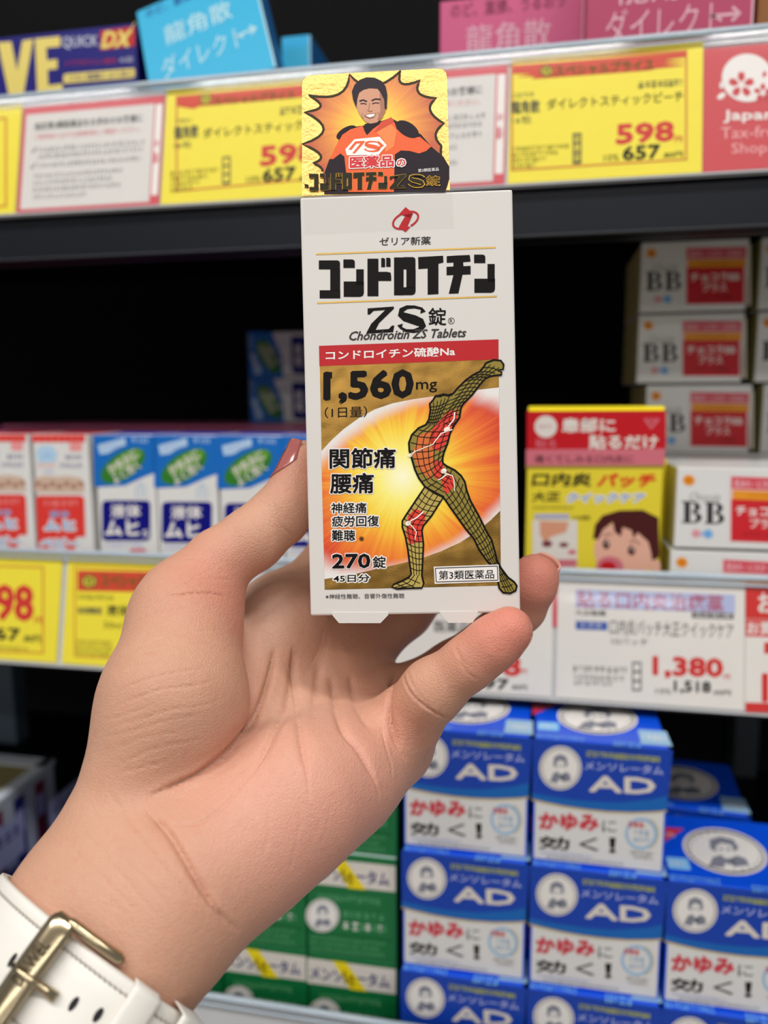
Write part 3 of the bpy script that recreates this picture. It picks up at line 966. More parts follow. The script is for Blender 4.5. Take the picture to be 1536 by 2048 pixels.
for j, (yo, dd) in enumerate(((0.533, .13), (0.672, .13))):
    for i in range(6):
        x = -0.455 - .03 * j + 0.0655 * i
        pl = ['leftmost', 'second', 'third', 'fourth', 'fifth', 'sixth'][i]
        carton('backup_carton', f'magenta topped carton, {pl} from the left in the {"front" if j == 0 else "rear"} row behind the lotion cartons', 'carton', place(x, yo, B_MID), .0645, dd, MH - 0.0005 + .001 * j, [m_pkt], None, 'magenta topped cartons behind the lotion row')

# ================================================================== upper shelf
m_eve = mat('eve_navy', (26, 22, 120), 0.35); i_cream = ink('cream', (236, 214, 116)); i_dx = ink('dx_red', (196, 44, 40)); i_silver = ink('silver', (196, 198, 214))
ev = carton('painkiller_carton', 'navy painkiller carton with cream letters, at the upper left corner', 'carton', place(-0.3435, .52, B_TOP), .137, .06, .0878, [m_eve])
p = fprint(ev, zoom(2.4, 0, 0)); S = -0.11
p.poly([(-10, 205), (55, 200), (82, 340), (108, 195), (160, 188), (112, 462), (45, 468)], i_cream, 2)
p.poly([(168, 186), (290, 174), (290, 224), (222, 230), (226, 290), (275, 284), (276, 330), (229, 336), (232, 410), (300, 402), (302, 452), (180, 464)], i_cream, 2)
p.poly([(-170, 222), (-40, 208), (-38, 258), (-108, 266), (-104, 320), (-50, 315), (-48, 362), (-100, 368), (-98, 440), (-30, 432), (-28, 482), (-158, 496)], i_cream, 2)
p.txt('QUICK', 300, 178, 470, 238, i_silver, 2, 0.02, -0.06); p.rect(482, 148, 648, 242, i_dx, 2, -0.13)
p.txt('DX', 495, 152, 628, 232, i_cream, 3, 0.05, -0.06, .25); p.line([(590, 215), (648, 108)], 9, i_cream, 4, False, 4)
p.txt('イブプロフェン配合', 308, 292, 560, 318, ink('eve_pink', (176, 40, 80)), 2, .02, -0.06); p.txt('40錠', 572, 275, 640, 302, i_silver, 2, .0, -0.06)
p.rrect(305, 356, 648, 402, 10, i_cream, 2, -0.085); p.txt('つらい頭痛に よく効く', 330, 362, 632, 392, i_eve if False else i_munavy, 3, 0.01, -0.08)
p.build('front_print', ev)
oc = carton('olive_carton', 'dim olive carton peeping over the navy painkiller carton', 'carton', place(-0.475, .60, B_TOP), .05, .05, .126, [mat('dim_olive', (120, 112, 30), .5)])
# blue throat stick carton leaning back
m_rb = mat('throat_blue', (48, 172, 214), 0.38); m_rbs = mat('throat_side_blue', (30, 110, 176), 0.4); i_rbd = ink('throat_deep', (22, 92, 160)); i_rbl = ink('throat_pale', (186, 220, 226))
Rx = np.array([[0.9515, -0.3006, -0.0647], [0.0599, 0.3877, -0.9198], [0.3016, 0.8714, 0.387]])
W_, H_ = .085, .094
tl = np.array([-0.2166, 0.5006, 0.2202]) + Rx @ np.array([-.0425, .0609, 0])
base = tl + Rx @ np.array([W_ / 2, -H_, 0])
Mb = Matrix(((Rx[0, 0], -Rx[0, 2], Rx[0, 1], base[0]), (Rx[1, 0], -Rx[1, 2], Rx[1, 1], base[1]), (Rx[2, 0], -Rx[2, 2], Rx[2, 1], base[2] + EYE.z), (0, 0, 0, 1)))
rb = carton('throat_stick_carton', 'sky blue throat stick carton leaning askew beside the navy painkiller carton', 'carton', Mb, W_, .028, H_, [m_rb, m_rbs], dict(right=1, left=1))


def throat_print(root, m_bg, ihead, ibody, w, h, t1, t2, t3):
    """one carton front authored in millimetres from the lower left corner"""
    p = Print(lambda a, b: ((a - w / 2) / 1000, b / 1000), FRONT)
    p.txt('のど、直接、うるおう', 7, t1 + 4.2, w - 12, t1 - 4.2, ihead, 2, 0.02)
    p.txt('龍角散', 17, t2 + 8.5, w - 20, t2 - 8.5, ibody, 2, 0.0)
    # long thin katakana with the arrow
    p.txt('ダイレクト', 11, t3 + 9, w - 16, t3 - 9, ibody, 2, -0.005)
    p.line([(w - 22, t3 + 1), (w - 8, t3 + 1)], 1.6, ibody, 2); p.line([(w - 11, t3 + 4.5), (w - 7, t3 + 1), (w - 11, t3 - 2.5)], 1.6, ibody, 2)
    p.rect(w - 1.2, .8, w - .1, h - 1, ibody, 1)
    return p


throat_print(rb, m_rb, i_rbd, i_rbl, 85, 94, 88, 62, 36).build('front_print', rb)
q0, q1 = at(562, 74, .585) - EYE, at(621, 68, .585) - EYE
sb = carton('throat_stick_carton', 'smaller sky blue throat stick carton standing behind, low beside the leaning blue one', 'carton', place((q0.x + q1.x) / 2, .585, B_TOP), q1.x - q0.x, .085, q0.z - B_TOP, [mat('throat_bright', (40, 178, 232), .38), m_rbs], dict(right=1, left=1))
p = Print(lambda a, b: (a / 1000, b / 1000), FRONT); w = (q1.x - q0.x) * 1000
p.rect(-w / 2 + 3, 6, w / 2 - 1.5, (q0.z - B_TOP) * 1000 - 8, m_rb, 1); p.rect(w / 2 - 1.2, 1, w / 2 - .3, (q0.z - B_TOP) * 1000 - 1, i_rbl, 2)
p.build('front_print', sb)
m_pk = mat('throat_pink', (206, 86, 132), 0.38); i_pkd = ink('throat_plum', (140, 44, 84)); i_pkl = ink('throat_pale_pink', (226, 176, 190))
pk = carton('throat_stick_carton', 'pink throat stick carton on the upper shelf, left of the darker pink one', 'carton', place(-0.0252, .53, B_TOP), .0895, .05, .0855, [m_pk])
throat_print(pk, m_pk, i_pkd, i_pkl, 89.5, 85.5, 79, 61, 36).build('front_print', pk)
m_pk2 = mat('throat_rose', (176, 60, 96), 0.38)
pk2 = carton('throat_stick_carton', 'darker rose throat stick carton, larger lettering, above the yellow peach price card', 'carton', place(0.0632, .487, B_TOP), .0885, .05, .115, [m_pk2])
throat_print(pk2, m_pk2, i_pkd, i_pkl, 88.5, 115, 84, 61.5, 42).build('front_print', pk2)
am = carton('amber_carton', 'amber brown carton cut off at the upper right corner', 'carton', place(0.150, .50, B_TOP), .076, .06, .12, [mat('amber', (150, 92, 30), .4)])

# ================================================================== lower left, in the dim back of the lower shelf
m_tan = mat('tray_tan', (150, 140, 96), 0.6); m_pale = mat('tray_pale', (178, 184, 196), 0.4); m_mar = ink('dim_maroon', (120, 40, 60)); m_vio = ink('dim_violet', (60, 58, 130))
A = at(108, 1522, .60) - EYE
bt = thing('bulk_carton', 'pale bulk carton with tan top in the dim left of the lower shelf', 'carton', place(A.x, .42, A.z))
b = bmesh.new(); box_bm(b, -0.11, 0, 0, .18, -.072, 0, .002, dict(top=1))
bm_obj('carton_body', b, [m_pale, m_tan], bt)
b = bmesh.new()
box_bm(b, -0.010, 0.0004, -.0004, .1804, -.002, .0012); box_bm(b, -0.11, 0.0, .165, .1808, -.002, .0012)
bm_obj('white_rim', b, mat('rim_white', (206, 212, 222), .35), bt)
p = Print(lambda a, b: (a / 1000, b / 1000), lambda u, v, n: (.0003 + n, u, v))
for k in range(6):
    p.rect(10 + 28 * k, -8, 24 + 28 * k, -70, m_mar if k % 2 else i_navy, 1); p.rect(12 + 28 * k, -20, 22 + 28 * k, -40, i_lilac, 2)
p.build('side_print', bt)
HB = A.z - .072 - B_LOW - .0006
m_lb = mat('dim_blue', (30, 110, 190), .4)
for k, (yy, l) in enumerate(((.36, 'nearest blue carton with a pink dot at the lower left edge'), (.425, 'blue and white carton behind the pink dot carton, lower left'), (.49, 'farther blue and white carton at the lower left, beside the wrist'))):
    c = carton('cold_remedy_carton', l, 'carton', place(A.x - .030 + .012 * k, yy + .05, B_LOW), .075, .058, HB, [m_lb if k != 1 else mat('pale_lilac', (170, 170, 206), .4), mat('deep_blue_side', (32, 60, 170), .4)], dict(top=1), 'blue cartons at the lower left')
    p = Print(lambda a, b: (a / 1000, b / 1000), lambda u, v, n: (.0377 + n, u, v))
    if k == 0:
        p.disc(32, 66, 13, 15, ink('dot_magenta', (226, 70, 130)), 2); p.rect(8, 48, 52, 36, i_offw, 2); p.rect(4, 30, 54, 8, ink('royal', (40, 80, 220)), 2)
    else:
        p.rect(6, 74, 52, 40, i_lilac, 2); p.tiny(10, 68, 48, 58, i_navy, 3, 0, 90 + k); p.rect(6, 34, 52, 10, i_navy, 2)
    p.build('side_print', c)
bm = bmesh.new(); box_bm(bm, -.06, 0, 0, .02, 0, .165, .001)
B_ = at(33, 1480, .66) - EYE
tag(bm_obj('shelf_divider', bm, m_slate, None, place(B_.x, .66, B_.z - .005)), 'slate grey upright panel at the left edge under the yellow price cards', 'panel')
# ================================================================== the held tablet carton
def fmM(M, src=None):
    MI = M.inverted()
    e = MI @ EYE
    R = MI.to_3x3()

    def f(x, y):
        if src:
            x, y = src(x, y)
        d = R @ ray(x, y)
        k = -e.y / d.y
        return e.x + d.x * k, e.z + d.z * k
    return f


def frame_from(R, T):
    """columns x, up, normal -> thing frame (x right, y into depth, z up)"""
    return Matrix(((R[0][0], -R[0][2], R[0][1], T[0]), (R[1][0], -R[1][2], R[1][1], T[1]), (R[2][0], -R[2][2], R[2][1], T[2] + EYE.z), (0, 0, 0, 1)))


RB = np.array([[0.987, -0.0414, 0.1556], [0.1594, 0.1141, -0.9806], [0.0229, 0.9926, 0.1192]])
HW, HD, HH = 0.0650, 0.0480, 0.1292
TB = np.array([-0.0399174, 0.23760665, -0.00148594]) - RB[:, 1] * HH / 2
MBOX = frame_from(RB, TB)


class NG:
    """tiny helper to chain math nodes"""
    def __init__(s, nt): s.nt = nt

    def m(s, op, a, b=None, c=None):
        n = s.nt.nodes.new('ShaderNodeMath'); n.operation = op
        for i, v in enumerate((a, b, c)):
            if v is None: continue
            if isinstance(v, (int, float)): n.inputs[i].default_value = v
            else: s.nt.links.new(v, n.inputs[i])
        return n.outputs[0]


def burst_mat(name, u0, v0, rmax, stops, ell=None, nray=26, amp=.5):
    """printed sunburst: colour runs outward from (u0, v0) in rays; ell = (cu, cv, a, b, angle) fades to white outside"""
    m = bpy.data.materials.new(name); m.use_nodes = True
    nt = m.node_tree; b = nt.nodes['Principled BSDF']; g = NG(nt)
    tc = nt.nodes.new('ShaderNodeTexCoord'); sp = nt.nodes.new('ShaderNodeSeparateXYZ')
    nt.links.new(tc.outputs['Object'], sp.inputs[0])
    x = g.m('SUBTRACT', sp.outputs[0], u0); z = g.m('SUBTRACT', sp.outputs[2], v0)
    r = g.m('SQRT', g.m('ADD', g.m('MULTIPLY', x, x), g.m('MULTIPLY', z, z)))
    an = g.m('ARCTAN2', z, x)
    cx = nt.nodes.new('ShaderNodeCombineXYZ')
    nt.links.new(g.m('MULTIPLY', g.m('COSINE', an), nray / 6.0), cx.inputs[0]); nt.links.new(g.m('MULTIPLY', g.m('SINE', an), nray / 6.0), cx.inputs[1])
    nz = nt.nodes.new('ShaderNodeTexNoise'); nz.inputs['Scale'].default_value = 2.2; nz.inputs['Detail'].default_value = 6; nz.inputs['Roughness'].default_value = .72
    nt.links.new(cx.outputs[0], nz.inputs['Vector'])
    k = g.m('DIVIDE', r, rmax)
    k = g.m('MULTIPLY', k, g.m('ADD', 1.0, g.m('MULTIPLY', g.m('SUBTRACT', nz.outputs[0], .5), amp * 2)))
    cr = nt.nodes.new('ShaderNodeValToRGB')
    e = cr.color_ramp.elements
    while len(e) < len(stops): e.new(.5)
    for i, (p, c) in enumerate(stops):
        e[i].position = p; e[i].color = rgb(*c)
    nt.links.new(k, cr.inputs[0])
    out = cr.outputs[0]
    if ell:
        cu, cv, a, bb_, ang = ell
        ca, sa = math.cos(ang), math.sin(ang)
        X = g.m('SUBTRACT', sp.outputs[0], cu); Z = g.m('SUBTRACT', sp.outputs[2], cv)
        p = g.m('DIVIDE', g.m('ADD', g.m('MULTIPLY', X, ca), g.m('MULTIPLY', Z, sa)), a)
        q = g.m('DIVIDE', g.m('SUBTRACT', g.m('MULTIPLY', Z, ca), g.m('MULTIPLY', X, sa)), bb_)
        ee = g.m('SQRT', g.m('ADD', g.m('MULTIPLY', p, p), g.m('MULTIPLY', q, q)))
        ee = g.m('ADD', ee, g.m('MULTIPLY', g.m('SUBTRACT', nz.outputs[0], .5), .12))
        mr = nt.nodes.new('ShaderNodeMapRange'); mr.interpolation_type = 'SMOOTHSTEP'
        nt.links.new(ee, mr.inputs[0]); mr.inputs[1].default_value = .74; mr.inputs[2].default_value = .92
        mxx = nt.nodes.new('ShaderNodeMix'); mxx.data_type = 'RGBA'
        nt.links.new(mr.outputs[0], mxx.inputs[0]); nt.links.new(out, mxx.inputs[6]); mxx.inputs[7].default_value = rgb(232, 228, 224)
        out = mxx.outputs[2]
    nt.links.new(out, b.inputs['Base Color'])
    b.inputs['Roughness'].default_value = .4
    return m


def foil(name, col, rough=.34, bump=.25, scale=900):
    m = bpy.data.materials.new(name); m.use_nodes = True
    nt = m.node_tree; b = nt.nodes['Principled BSDF']
    b.inputs['Base Color'].default_value = rgb(*col); b.inputs['Metallic'].default_value = 1.0; b.inputs['Roughness'].default_value = rough
    tc = nt.nodes.new('ShaderNodeTexCoord'); nz = nt.nodes.new('ShaderNodeTexNoise'); nz.inputs['Scale'].default_value = scale; nz.inputs['Detail'].default_value = 3
    bp = nt.nodes.new('ShaderNodeBump'); bp.inputs['Strength'].default_value = bump; bp.inputs['Distance'].default_value = .0006
    nt.links.new(tc.outputs['Object'], nz.inputs['Vector']); nt.links.new(nz.outputs[0], bp.inputs['Height'])
    n2 = nt.nodes.new('ShaderNodeTexNoise'); n2.inputs['Scale'].default_value = 70; n2.inputs['Detail'].default_value = 2
    b2 = nt.nodes.new('ShaderNodeBump'); b2.inputs['Strength'].default_value = .35 if bump else 0; b2.inputs['Distance'].default_value = .004
    nt.links.new(tc.outputs['Object'], n2.inputs['Vector']); nt.links.new(n2.outputs[0], b2.inputs['Height']); nt.links.new(bp.outputs[0], b2.inputs['Normal']); nt.links.new(b2.outputs[0], b.inputs['Normal'])
    return m


m_card = mat('carton_board', (218, 213, 208), 0.42, spec=0.45, mottle=0.012)
m_goldfoil = foil('gold_foil', (172, 132, 66), .30, .12, 3600)
held = thing('tablet_carton', 'white and gold tablet carton held up in the hand, black katakana title and wireframe figure', 'carton', MBOX)
b = bmesh.new(); box_bm(b, -HW / 2, HW / 2, 0, HD, 0, HH, .0006, None, 2)
bm_obj('carton_body', b, m_card, held)
fmap = fmM(MBOX)
# the tuck tabs under the lower front edge
b = bmesh.new()
Z2 = zoom(3.2, 600, 620)
for pts in ([(205, 1945), (212, 1958), (250, 2003), (515, 2003), (566, 1950), (566, 1935), (205, 1935)], [(890, 1930), (905, 1948), (950, 2001), (1105, 2000), (1140, 1930)]):
    loc = [fmap(*Z2(*q)) for q in pts]
    v0 = [b.verts.new((u, -.0003, v)) for u, v in loc]; v1 = [b.verts.new((u, .0003, v)) for u, v in loc]
    n = len(loc)
    b.faces.new(v0); b.faces.new(v1[::-1])
    for i in range(n): b.faces.new([v0[i], v0[(i + 1) % n], v1[(i + 1) % n], v1[i]])
bmesh.ops.recalc_face_normals(b, faces=b.faces[:])
bm_obj('tuck_tab', b, m_card, held)

i_title = ink('title_black', (20, 16, 16), .4); i_gline = foil('gold_line', (206, 168, 92), .3, 0)
i_zred = ink('logo_red', (190, 24, 36)); i_band = ink('band_red', (188, 26, 34), .35)
i_w = ink('print_white', (240, 236, 232))
PF = lambda src: Print(fmM(MBOX, src), FRONT, .00004)


def title_shapes():
    r = lambda x0, y0, x1, y1: [(x0, y0), (x1, y0), (x1, y1), (x0, y1)]
    rc = lambda x0, y0, x1, y1, q=16: [(x0, y0), (x1 - q, y0), (x1 - 4, y0 + 5), (x1, y0 + q), (x1, y1), (x0, y1)]       # rounded upper right
    br = lambda x0, y0, x1, y1, q=24: [(x0, y0), (x1, y0), (x1, y1 - q), (x1 - 6, y1 - 7), (x1 - q, y1), (x0, y1)]       # rounded lower right
    out = [rc(185, 1283, 320, 1340), r(258, 1338, 321, 1478), r(190, 1474, 322, 1526)]                                   # ko
    out += [rc(342, 1277, 415, 1331), r(424, 1340, 472, 1440), br(344, 1418, 473, 1516)]                                 # n
    out += [r(496, 1272, 566, 1512), rc(566, 1356, 648, 1414, 30), rc(584, 1268, 609, 1326, 6), rc(616, 1266, 644, 1324, 6)]  # do
    out += [r(666, 1264, 727, 1506), rc(727, 1262, 803, 1340), r(745, 1338, 804, 1460), br(727, 1455, 804, 1505)]        # ro
    out += [[(820, 1262), (980, 1253), (982, 1296), (950, 1304), (950, 1498), (881, 1502), (881, 1334), (822, 1338)]]      # i
    out += [[(1003, 1256), (1060, 1252), (1150, 1248), (1156, 1290), (1108, 1294), (1110, 1320), (1156, 1318), (1156, 1372), (1104, 1374), (1078, 1494), (1016, 1496), (1046, 1376), (1002, 1378), (1002, 1324), (1046, 1322), (1046, 1296), (1003, 1298)]]  # chi
    out += [rc(1178, 1246, 1250, 1300), r(1264, 1306, 1310, 1420), br(1180, 1400, 1312, 1490)]                           # n
    return out


p = PF(zoom(3.2, 580, 120))
for sh in title_shapes(): p.poly(sh, i_title, 2)
for y0, y1, xa, xb in ((1243, 1200, 165, 1317), (1555, 1513, 172, 1323)):
    p.poly([(xa, y0 - 5), (xb, y1 - 5), (xb, y1 + 5), (xa, y0 + 5)], i_gline, 2)
# maker's emblem
p.ring(740, 1026, 92, 54, 13, i_zred, 2, -24, 40, 95, 262); p.ring(740, 1026, 92, 54, 13, i_zred, 2, -24, 40, -82, 80)
p.poly([(740, 942), (787, 982), (768, 1014), (700, 985)], i_zred, 3); p.poly([(787, 982), (768, 1030), (752, 1066), (772, 1068), (740, 1102), (696, 1072), (712, 1042), (740, 996), (722, 992)], i_zred, 3)
p.txt('ゼリア新薬', 572, 1136, 902, 1190, ink('maker_grey', (58, 54, 54)), 2, 0.01, -0.022)
# faint outline of the clear tape that fixes the gold tag, seen as its own part below
# ZS
p.poly([(498, 1586), (664, 1577), (664, 1588), (560, 1678), (548, 1690), (500, 1692)][:0] or [(497, 1590), (665, 1578), (665, 1592), (570, 1684), (520, 1688), (610, 1600), (535, 1606), (512, 1628), (497, 1630)], i_title, 2)
p.poly([(520, 1688), (570, 1684), (560, 1700), (500, 1748)][:0] or [(570, 1684), (520, 1688), (486, 1752), (660, 1742), (668, 1700), (652, 1700), (632, 1722), (548, 1728)], i_title, 2)


def stroke_S(p, cx, cy, w, h, t, m, layer):
    pts = [(.46, -.26), (.40, -.42), (.12, -.49), (-.18, -.48), (-.40, -.36), (-.42, -.20), (-.26, -.08), (.1, .03), (.36, .14), (.44, .28), (.34, .42), (.08, .49), (-.22, .47), (-.42, .36), (-.46, .22)]
    P = [Vector((cx + a * w, cy + b * h)) for a, b in pts]
    out, fs = [], []
    n = len(P)
    for i in range(n):
        d = (P[min(i + 1, n - 1)] - P[max(i - 1, 0)]).normalized(); nn = Vector((-d.y, d.x))
        ww = t * (0.30 + 0.9 * math.exp(-((i - 7) / 3.2) ** 2)) if 0 < i < n - 1 else t * .75
        out += [tuple(P[i] + nn * ww / 2), tuple(P[i] - nn * ww / 2)]
    for i in range(n - 1): fs.append((2 * i, 2 * i + 1, 2 * i + 3, 2 * i + 2))
    p.add(out, fs, m, layer)


stroke_S(p, 778, 1658, 160, 158, 50, i_title, 2)
p.txt('錠', 886, 1586, 1000, 1700, i_title, 2, 0.015)
p2 = PF(zoom(3.2, 600, 620))
p2.ring(968, 70, 21, 21, 3, i_title, 2); p2.txt('R', 959, 58, 977, 82, i_title, 2, 0.0)
p2.txt('Chondroitin ZS Tablets', 316, 138, 1064, 196, ink('script_grey', (66, 62, 60)), 2, 0.03, -0.030, .3)
# red band and picture panel
m_bu = fmap(*Z2(655, 1065)); e_c = fmap(*Z2(705, 1110))
def L(x, y): return fmap(*Z2(x, y))
burst = burst_mat('panel_burst', m_bu[0], m_bu[1], .035,
                  [(0, (255, 252, 214)), (.22, (252, 240, 120)), (.42, (250, 210, 56)), (.62, (244, 150, 36)), (.84, (230, 96, 32)), (1, (212, 62, 30))],
                  (e_c[0], e_c[1], .0455, .0272, math.radians(27)), 26, .55)
pan = [(124, 232), (1270, 190), (1286, 1763), (158, 1790)]
p2.poly(pan, m_goldfoil, 1)
upper = [(136, 905), (200, 835), (280, 762), (380, 690), (480, 636), (590, 598), (720, 572), (860, 552), (1000, 530), (1130, 512), (1273, 496)]
lower = [(1281, 1285), (1220, 1345), (1130, 1420), (1020, 1490), (900, 1545), (780, 1588), (640, 1624), (500, 1655), (350, 1690), (157, 1722)]
p2.poly(upper + lower, burst, 2)
p2.poly([(122, 230), (1270, 188), (1270, 316), (125, 360)], i_band, 3)
p2.txt('コンドロイチン硫酸Na', 165, 262, 992, 322, i_w, 4, 0.028, -0.034)
p2.txt('1,560', 152, 398, 725, 604, i_title, 4, 0.05, -0.030); p2.poly([(150, 436), (186, 398), (206, 397), (206, 436), (152, 462)], i_title, 4); p2.txt('mg', 742, 462, 878, 532, i_title, 4, 0.01, -0.03)
p2.txt('（1日量）', 158, 622, 430, 694, i_title, 4, 0.005, -0.03)
for t, x0, y0, x1, y1, bo in (('関節痛', 190, 886, 612, 1018, .03), ('腰痛', 194, 1046, 472, 1176, .03), ('神経痛', 200, 1234, 426, 1302, .02), ('疲労回復', 204, 1318, 506, 1388, .02), ('難聴', 204, 1408, 354, 1478, .02), ('270', 206, 1562, 450, 1654, .045), ('錠', 466, 1576, 550, 1652, .02), ('45日分', 214, 1694, 446, 1742, .025)):
    p2.txt(t, x0, y0, x1, y1, i_w, 4.6, bo, -0.012, halo=8)
    p2.txt(t, x0, y0, x1, y1, i_title, 6, bo, -0.012)
p2.txt('※', 378, 1448, 410, 1480, i_title, 5, 0.0)
p2.txt('※神経性難聴、音響外傷性難聴', 164, 1818, 668, 1850, i_title, 3, 0.0, -0.012)
# the classification box
p2.poly([(856, 1642), (1270, 1628), (1276, 1738), (862, 1752)], i_w, 9); 
for a, b_ in (((866, 1652), (1262, 1638)), ((872, 1740), (1266, 1728)), ((866, 1652), (872, 1740)), ((1262, 1638), (1266, 1728))):
    p2.line([a, b_], 5, i_title, 10)
p2.txt('第3類医薬品', 888, 1668, 1242, 1726, i_title, 10, 0.008, -0.022)
# wireframe figure
m_fig = ink('figure_olive', (146, 128, 52)); m_fig2 = ink('figure_light', (186, 164, 84)); m_glow = ink('figure_red', (224, 62, 48)); m_gl2 = ink('figure_orange', (216, 110, 52))
body = [(1175, 365), (1190, 340), (1240, 320), (1285, 325), (1303, 350), (1300, 380), (1270, 385), (1290, 400), (1290, 415), (1250, 420), (1215, 425), (1185, 440), (1150, 480), (1100, 545), (1055, 590), (1045, 600), (1030, 625), (1020, 690), (985, 740), (960, 790), (945, 850), (920, 915), (912, 950), (914, 980), (940, 1000), (990, 1025), (1030, 1060), (1055, 1100), (1065, 1150), (1090, 1220), (1140, 1310), (1200, 1430), (1225, 1470), (1245, 1540), (1260, 1600), (1285, 1650), (1330, 1710), (1370, 1740), (1387, 1765), (1380, 1795), (1345, 1812), (1300, 1808), (1275, 1780), (1268, 1740), (1262, 1700), (1235, 1650), (1200, 1610), (1150, 1540), (1125, 1490), (1110, 1460), (1060, 1400), (1010, 1330), (960, 1260), (930, 1215), (905, 1190), (860, 1170), (800, 1130), (760, 1075), (735, 1020), (718, 960), (700, 900), (697, 850), (715, 800), (760, 755), (805, 735), (825, 700), (835, 640), (830, 600), (850, 580), (865, 555), (900, 545), (950, 545), (980, 535), (1010, 500), (1060, 450), (1110, 415), (1150, 395)]
leg = [(800, 1130), (760, 1190), (720, 1250), (680, 1310), (655, 1350), (655, 1390), (675, 1450), (690, 1530), (700, 1610), (712, 1690), (695, 1712), (650, 1735), (600, 1755), (588, 1772), (620, 1784), (700, 1780), (780, 1778), (792, 1750), (780, 1700), (785, 1600), (790, 1500), (780, 1410), (790, 1380), (840, 1320), (890, 1240), (920, 1195), (860, 1165)]
p2.poly(leg, m_fig2, 3); p2.poly(body, m_fig, 4 + 1)
p2.line(leg, 11, i_title, 6, True); p2.line(body, 12, i_title, 7, True)
for q in ([(880, 720), (950, 650), (1005, 640), (1010, 690), (970, 760), (935, 850), (900, 905), (850, 890), (830, 820), (850, 760)], [(860, 960), (905, 970), (925, 1010), (890, 1090), (850, 1060)], [(905, 1080), (950, 1040), (990, 1070), (985, 1130), (940, 1180), (915, 1140)]):
    p2.poly(q, m_glow, 6)
p2.poly([(760, 800), (860, 760), (850, 980), (840, 1090), (760, 1020), (720, 920)], m_gl2, 6)
p2.poly([(690, 1320), (740, 1270), (800, 1300), (800, 1350), (775, 1400), (778, 1480), (700, 1500), (680, 1430)], m_glow, 4)


def mesh_lines(A, B, nr, nl, layer, bow=0.0):
    A = [Vector(q) for q in A]; B = [Vector(q) for q in B]

    def samp(P, t):
        L_ = [(P[i + 1] - P[i]).length for i in range(len(P) - 1)]; s = t * sum(L_)
        for i, l in enumerate(L_):
            if s <= l or i == len(L_) - 1: return P[i].lerp(P[i + 1], min(1, s / max(l, 1e-6)))
            s -= l
    for k in range(1, nr):
        t = k / nr
        a, b_ = samp(A, t), samp(B, t); mid = (a + b_) / 2; d = (samp(A, min(1, t + .02)) - samp(A, max(0, t - .02)))
        mid += d.normalized() * bow * (b_ - a).length
        p2.line([tuple(a), tuple(a.lerp(mid, .5) + (mid - (a + b_) / 2) * .25), tuple(mid), tuple(b_.lerp(mid, .5) + (mid - (a + b_) / 2) * .25), tuple(b_)], 4.5, i_title, layer)
    for j in range(1, nl):
        w = j / nl
        p2.line([tuple(samp(A, k / 24).lerp(samp(B, k / 24), w)) for k in range(25)], 4.5, i_title, layer)


mesh_lines([(800, 1130), (720, 1250), (655, 1350), (660, 1400), (690, 1530), (708, 1640), (712, 1690)], [(915, 1195), (840, 1320), (790, 1380), (780, 1410), (790, 1500), (785, 1600), (780, 1700)], 15, 4, 5, .12)
mesh_lines([(712, 1690), (650, 1735), (590, 1772)], [(780, 1700), (760, 1778), (640, 1784)], 4, 3, 5)
mesh_lines([(905, 1190), (960, 1260), (1060, 1400), (1125, 1490), (1200, 1610), (1262, 1700), (1300, 1808)], [(1000, 1035), (1062, 1150), (1140, 1310), (1225, 1470), (1260, 1600), (1330, 1710), (1385, 1790)], 19, 5, 8, .1)
mesh_lines([(805, 735), (715, 800), (700, 900), (735, 1020), (800, 1130), (905, 1190)], [(985, 740), (945, 850), (912, 950), (914, 985), (960, 1010), (1000, 1035)], 11, 6, 8, .1)
mesh_lines([(985, 740), (880, 740), (905, 690), (960, 590), (1060, 450), (1150, 395), (1190, 340)], [(985, 745), (1020, 690), (1045, 600), (1100, 545), (1150, 480), (1185, 440), (1300, 380)], 17, 4, 8, .12)
mesh_lines([(830, 600), (835, 640), (825, 700), (805, 735)], [(980, 545), (940, 620), (905, 690), (880, 740)], 7, 6, 8, .1)
p2.line([(860, 560), (872, 550), (900, 552), (915, 540), (950, 548), (975, 540)], 14, i_title, 8)
for q in ([(990, 655), (985, 700), (950, 745), (975, 765), (905, 790), (880, 820), (850, 860), (800, 880), (740, 905)], [(905, 1030), (940, 1050), (975, 1060), (985, 1090), (990, 1160)], [(940, 1050), (910, 1075), (880, 1090)], [(790, 1290), (745, 1330), (715, 1345), (690, 1365), (720, 1385), (745, 1420), (735, 1470)], [(740, 900), (700, 940)]):
    p2.line(q, 9, ink('bolt_white', (250, 240, 226)), 9, False, 5)
for q, rr in (((940, 765), 20), ((920, 1030), 19), ((692, 1365), 18), ((705, 930), 14)):
    p2.disc(q[0], q[1], rr, rr * .8, ink('bolt_white', (250, 240, 226)), 9, -30)
pr = p.build('front_title', held)
p2.build('front_picture', held)

# clear tape fixing the gold tag
b = bmesh.new()
ta = [fmap(606, 392), fmap(905, 379), fmap(908, 457), fmap(608, 470)]
vv = [b.verts.new((u, -.00014, v)) for u, v in ta]
b.faces.new(vv)
bm_obj('clear_tape', b, glass, held)

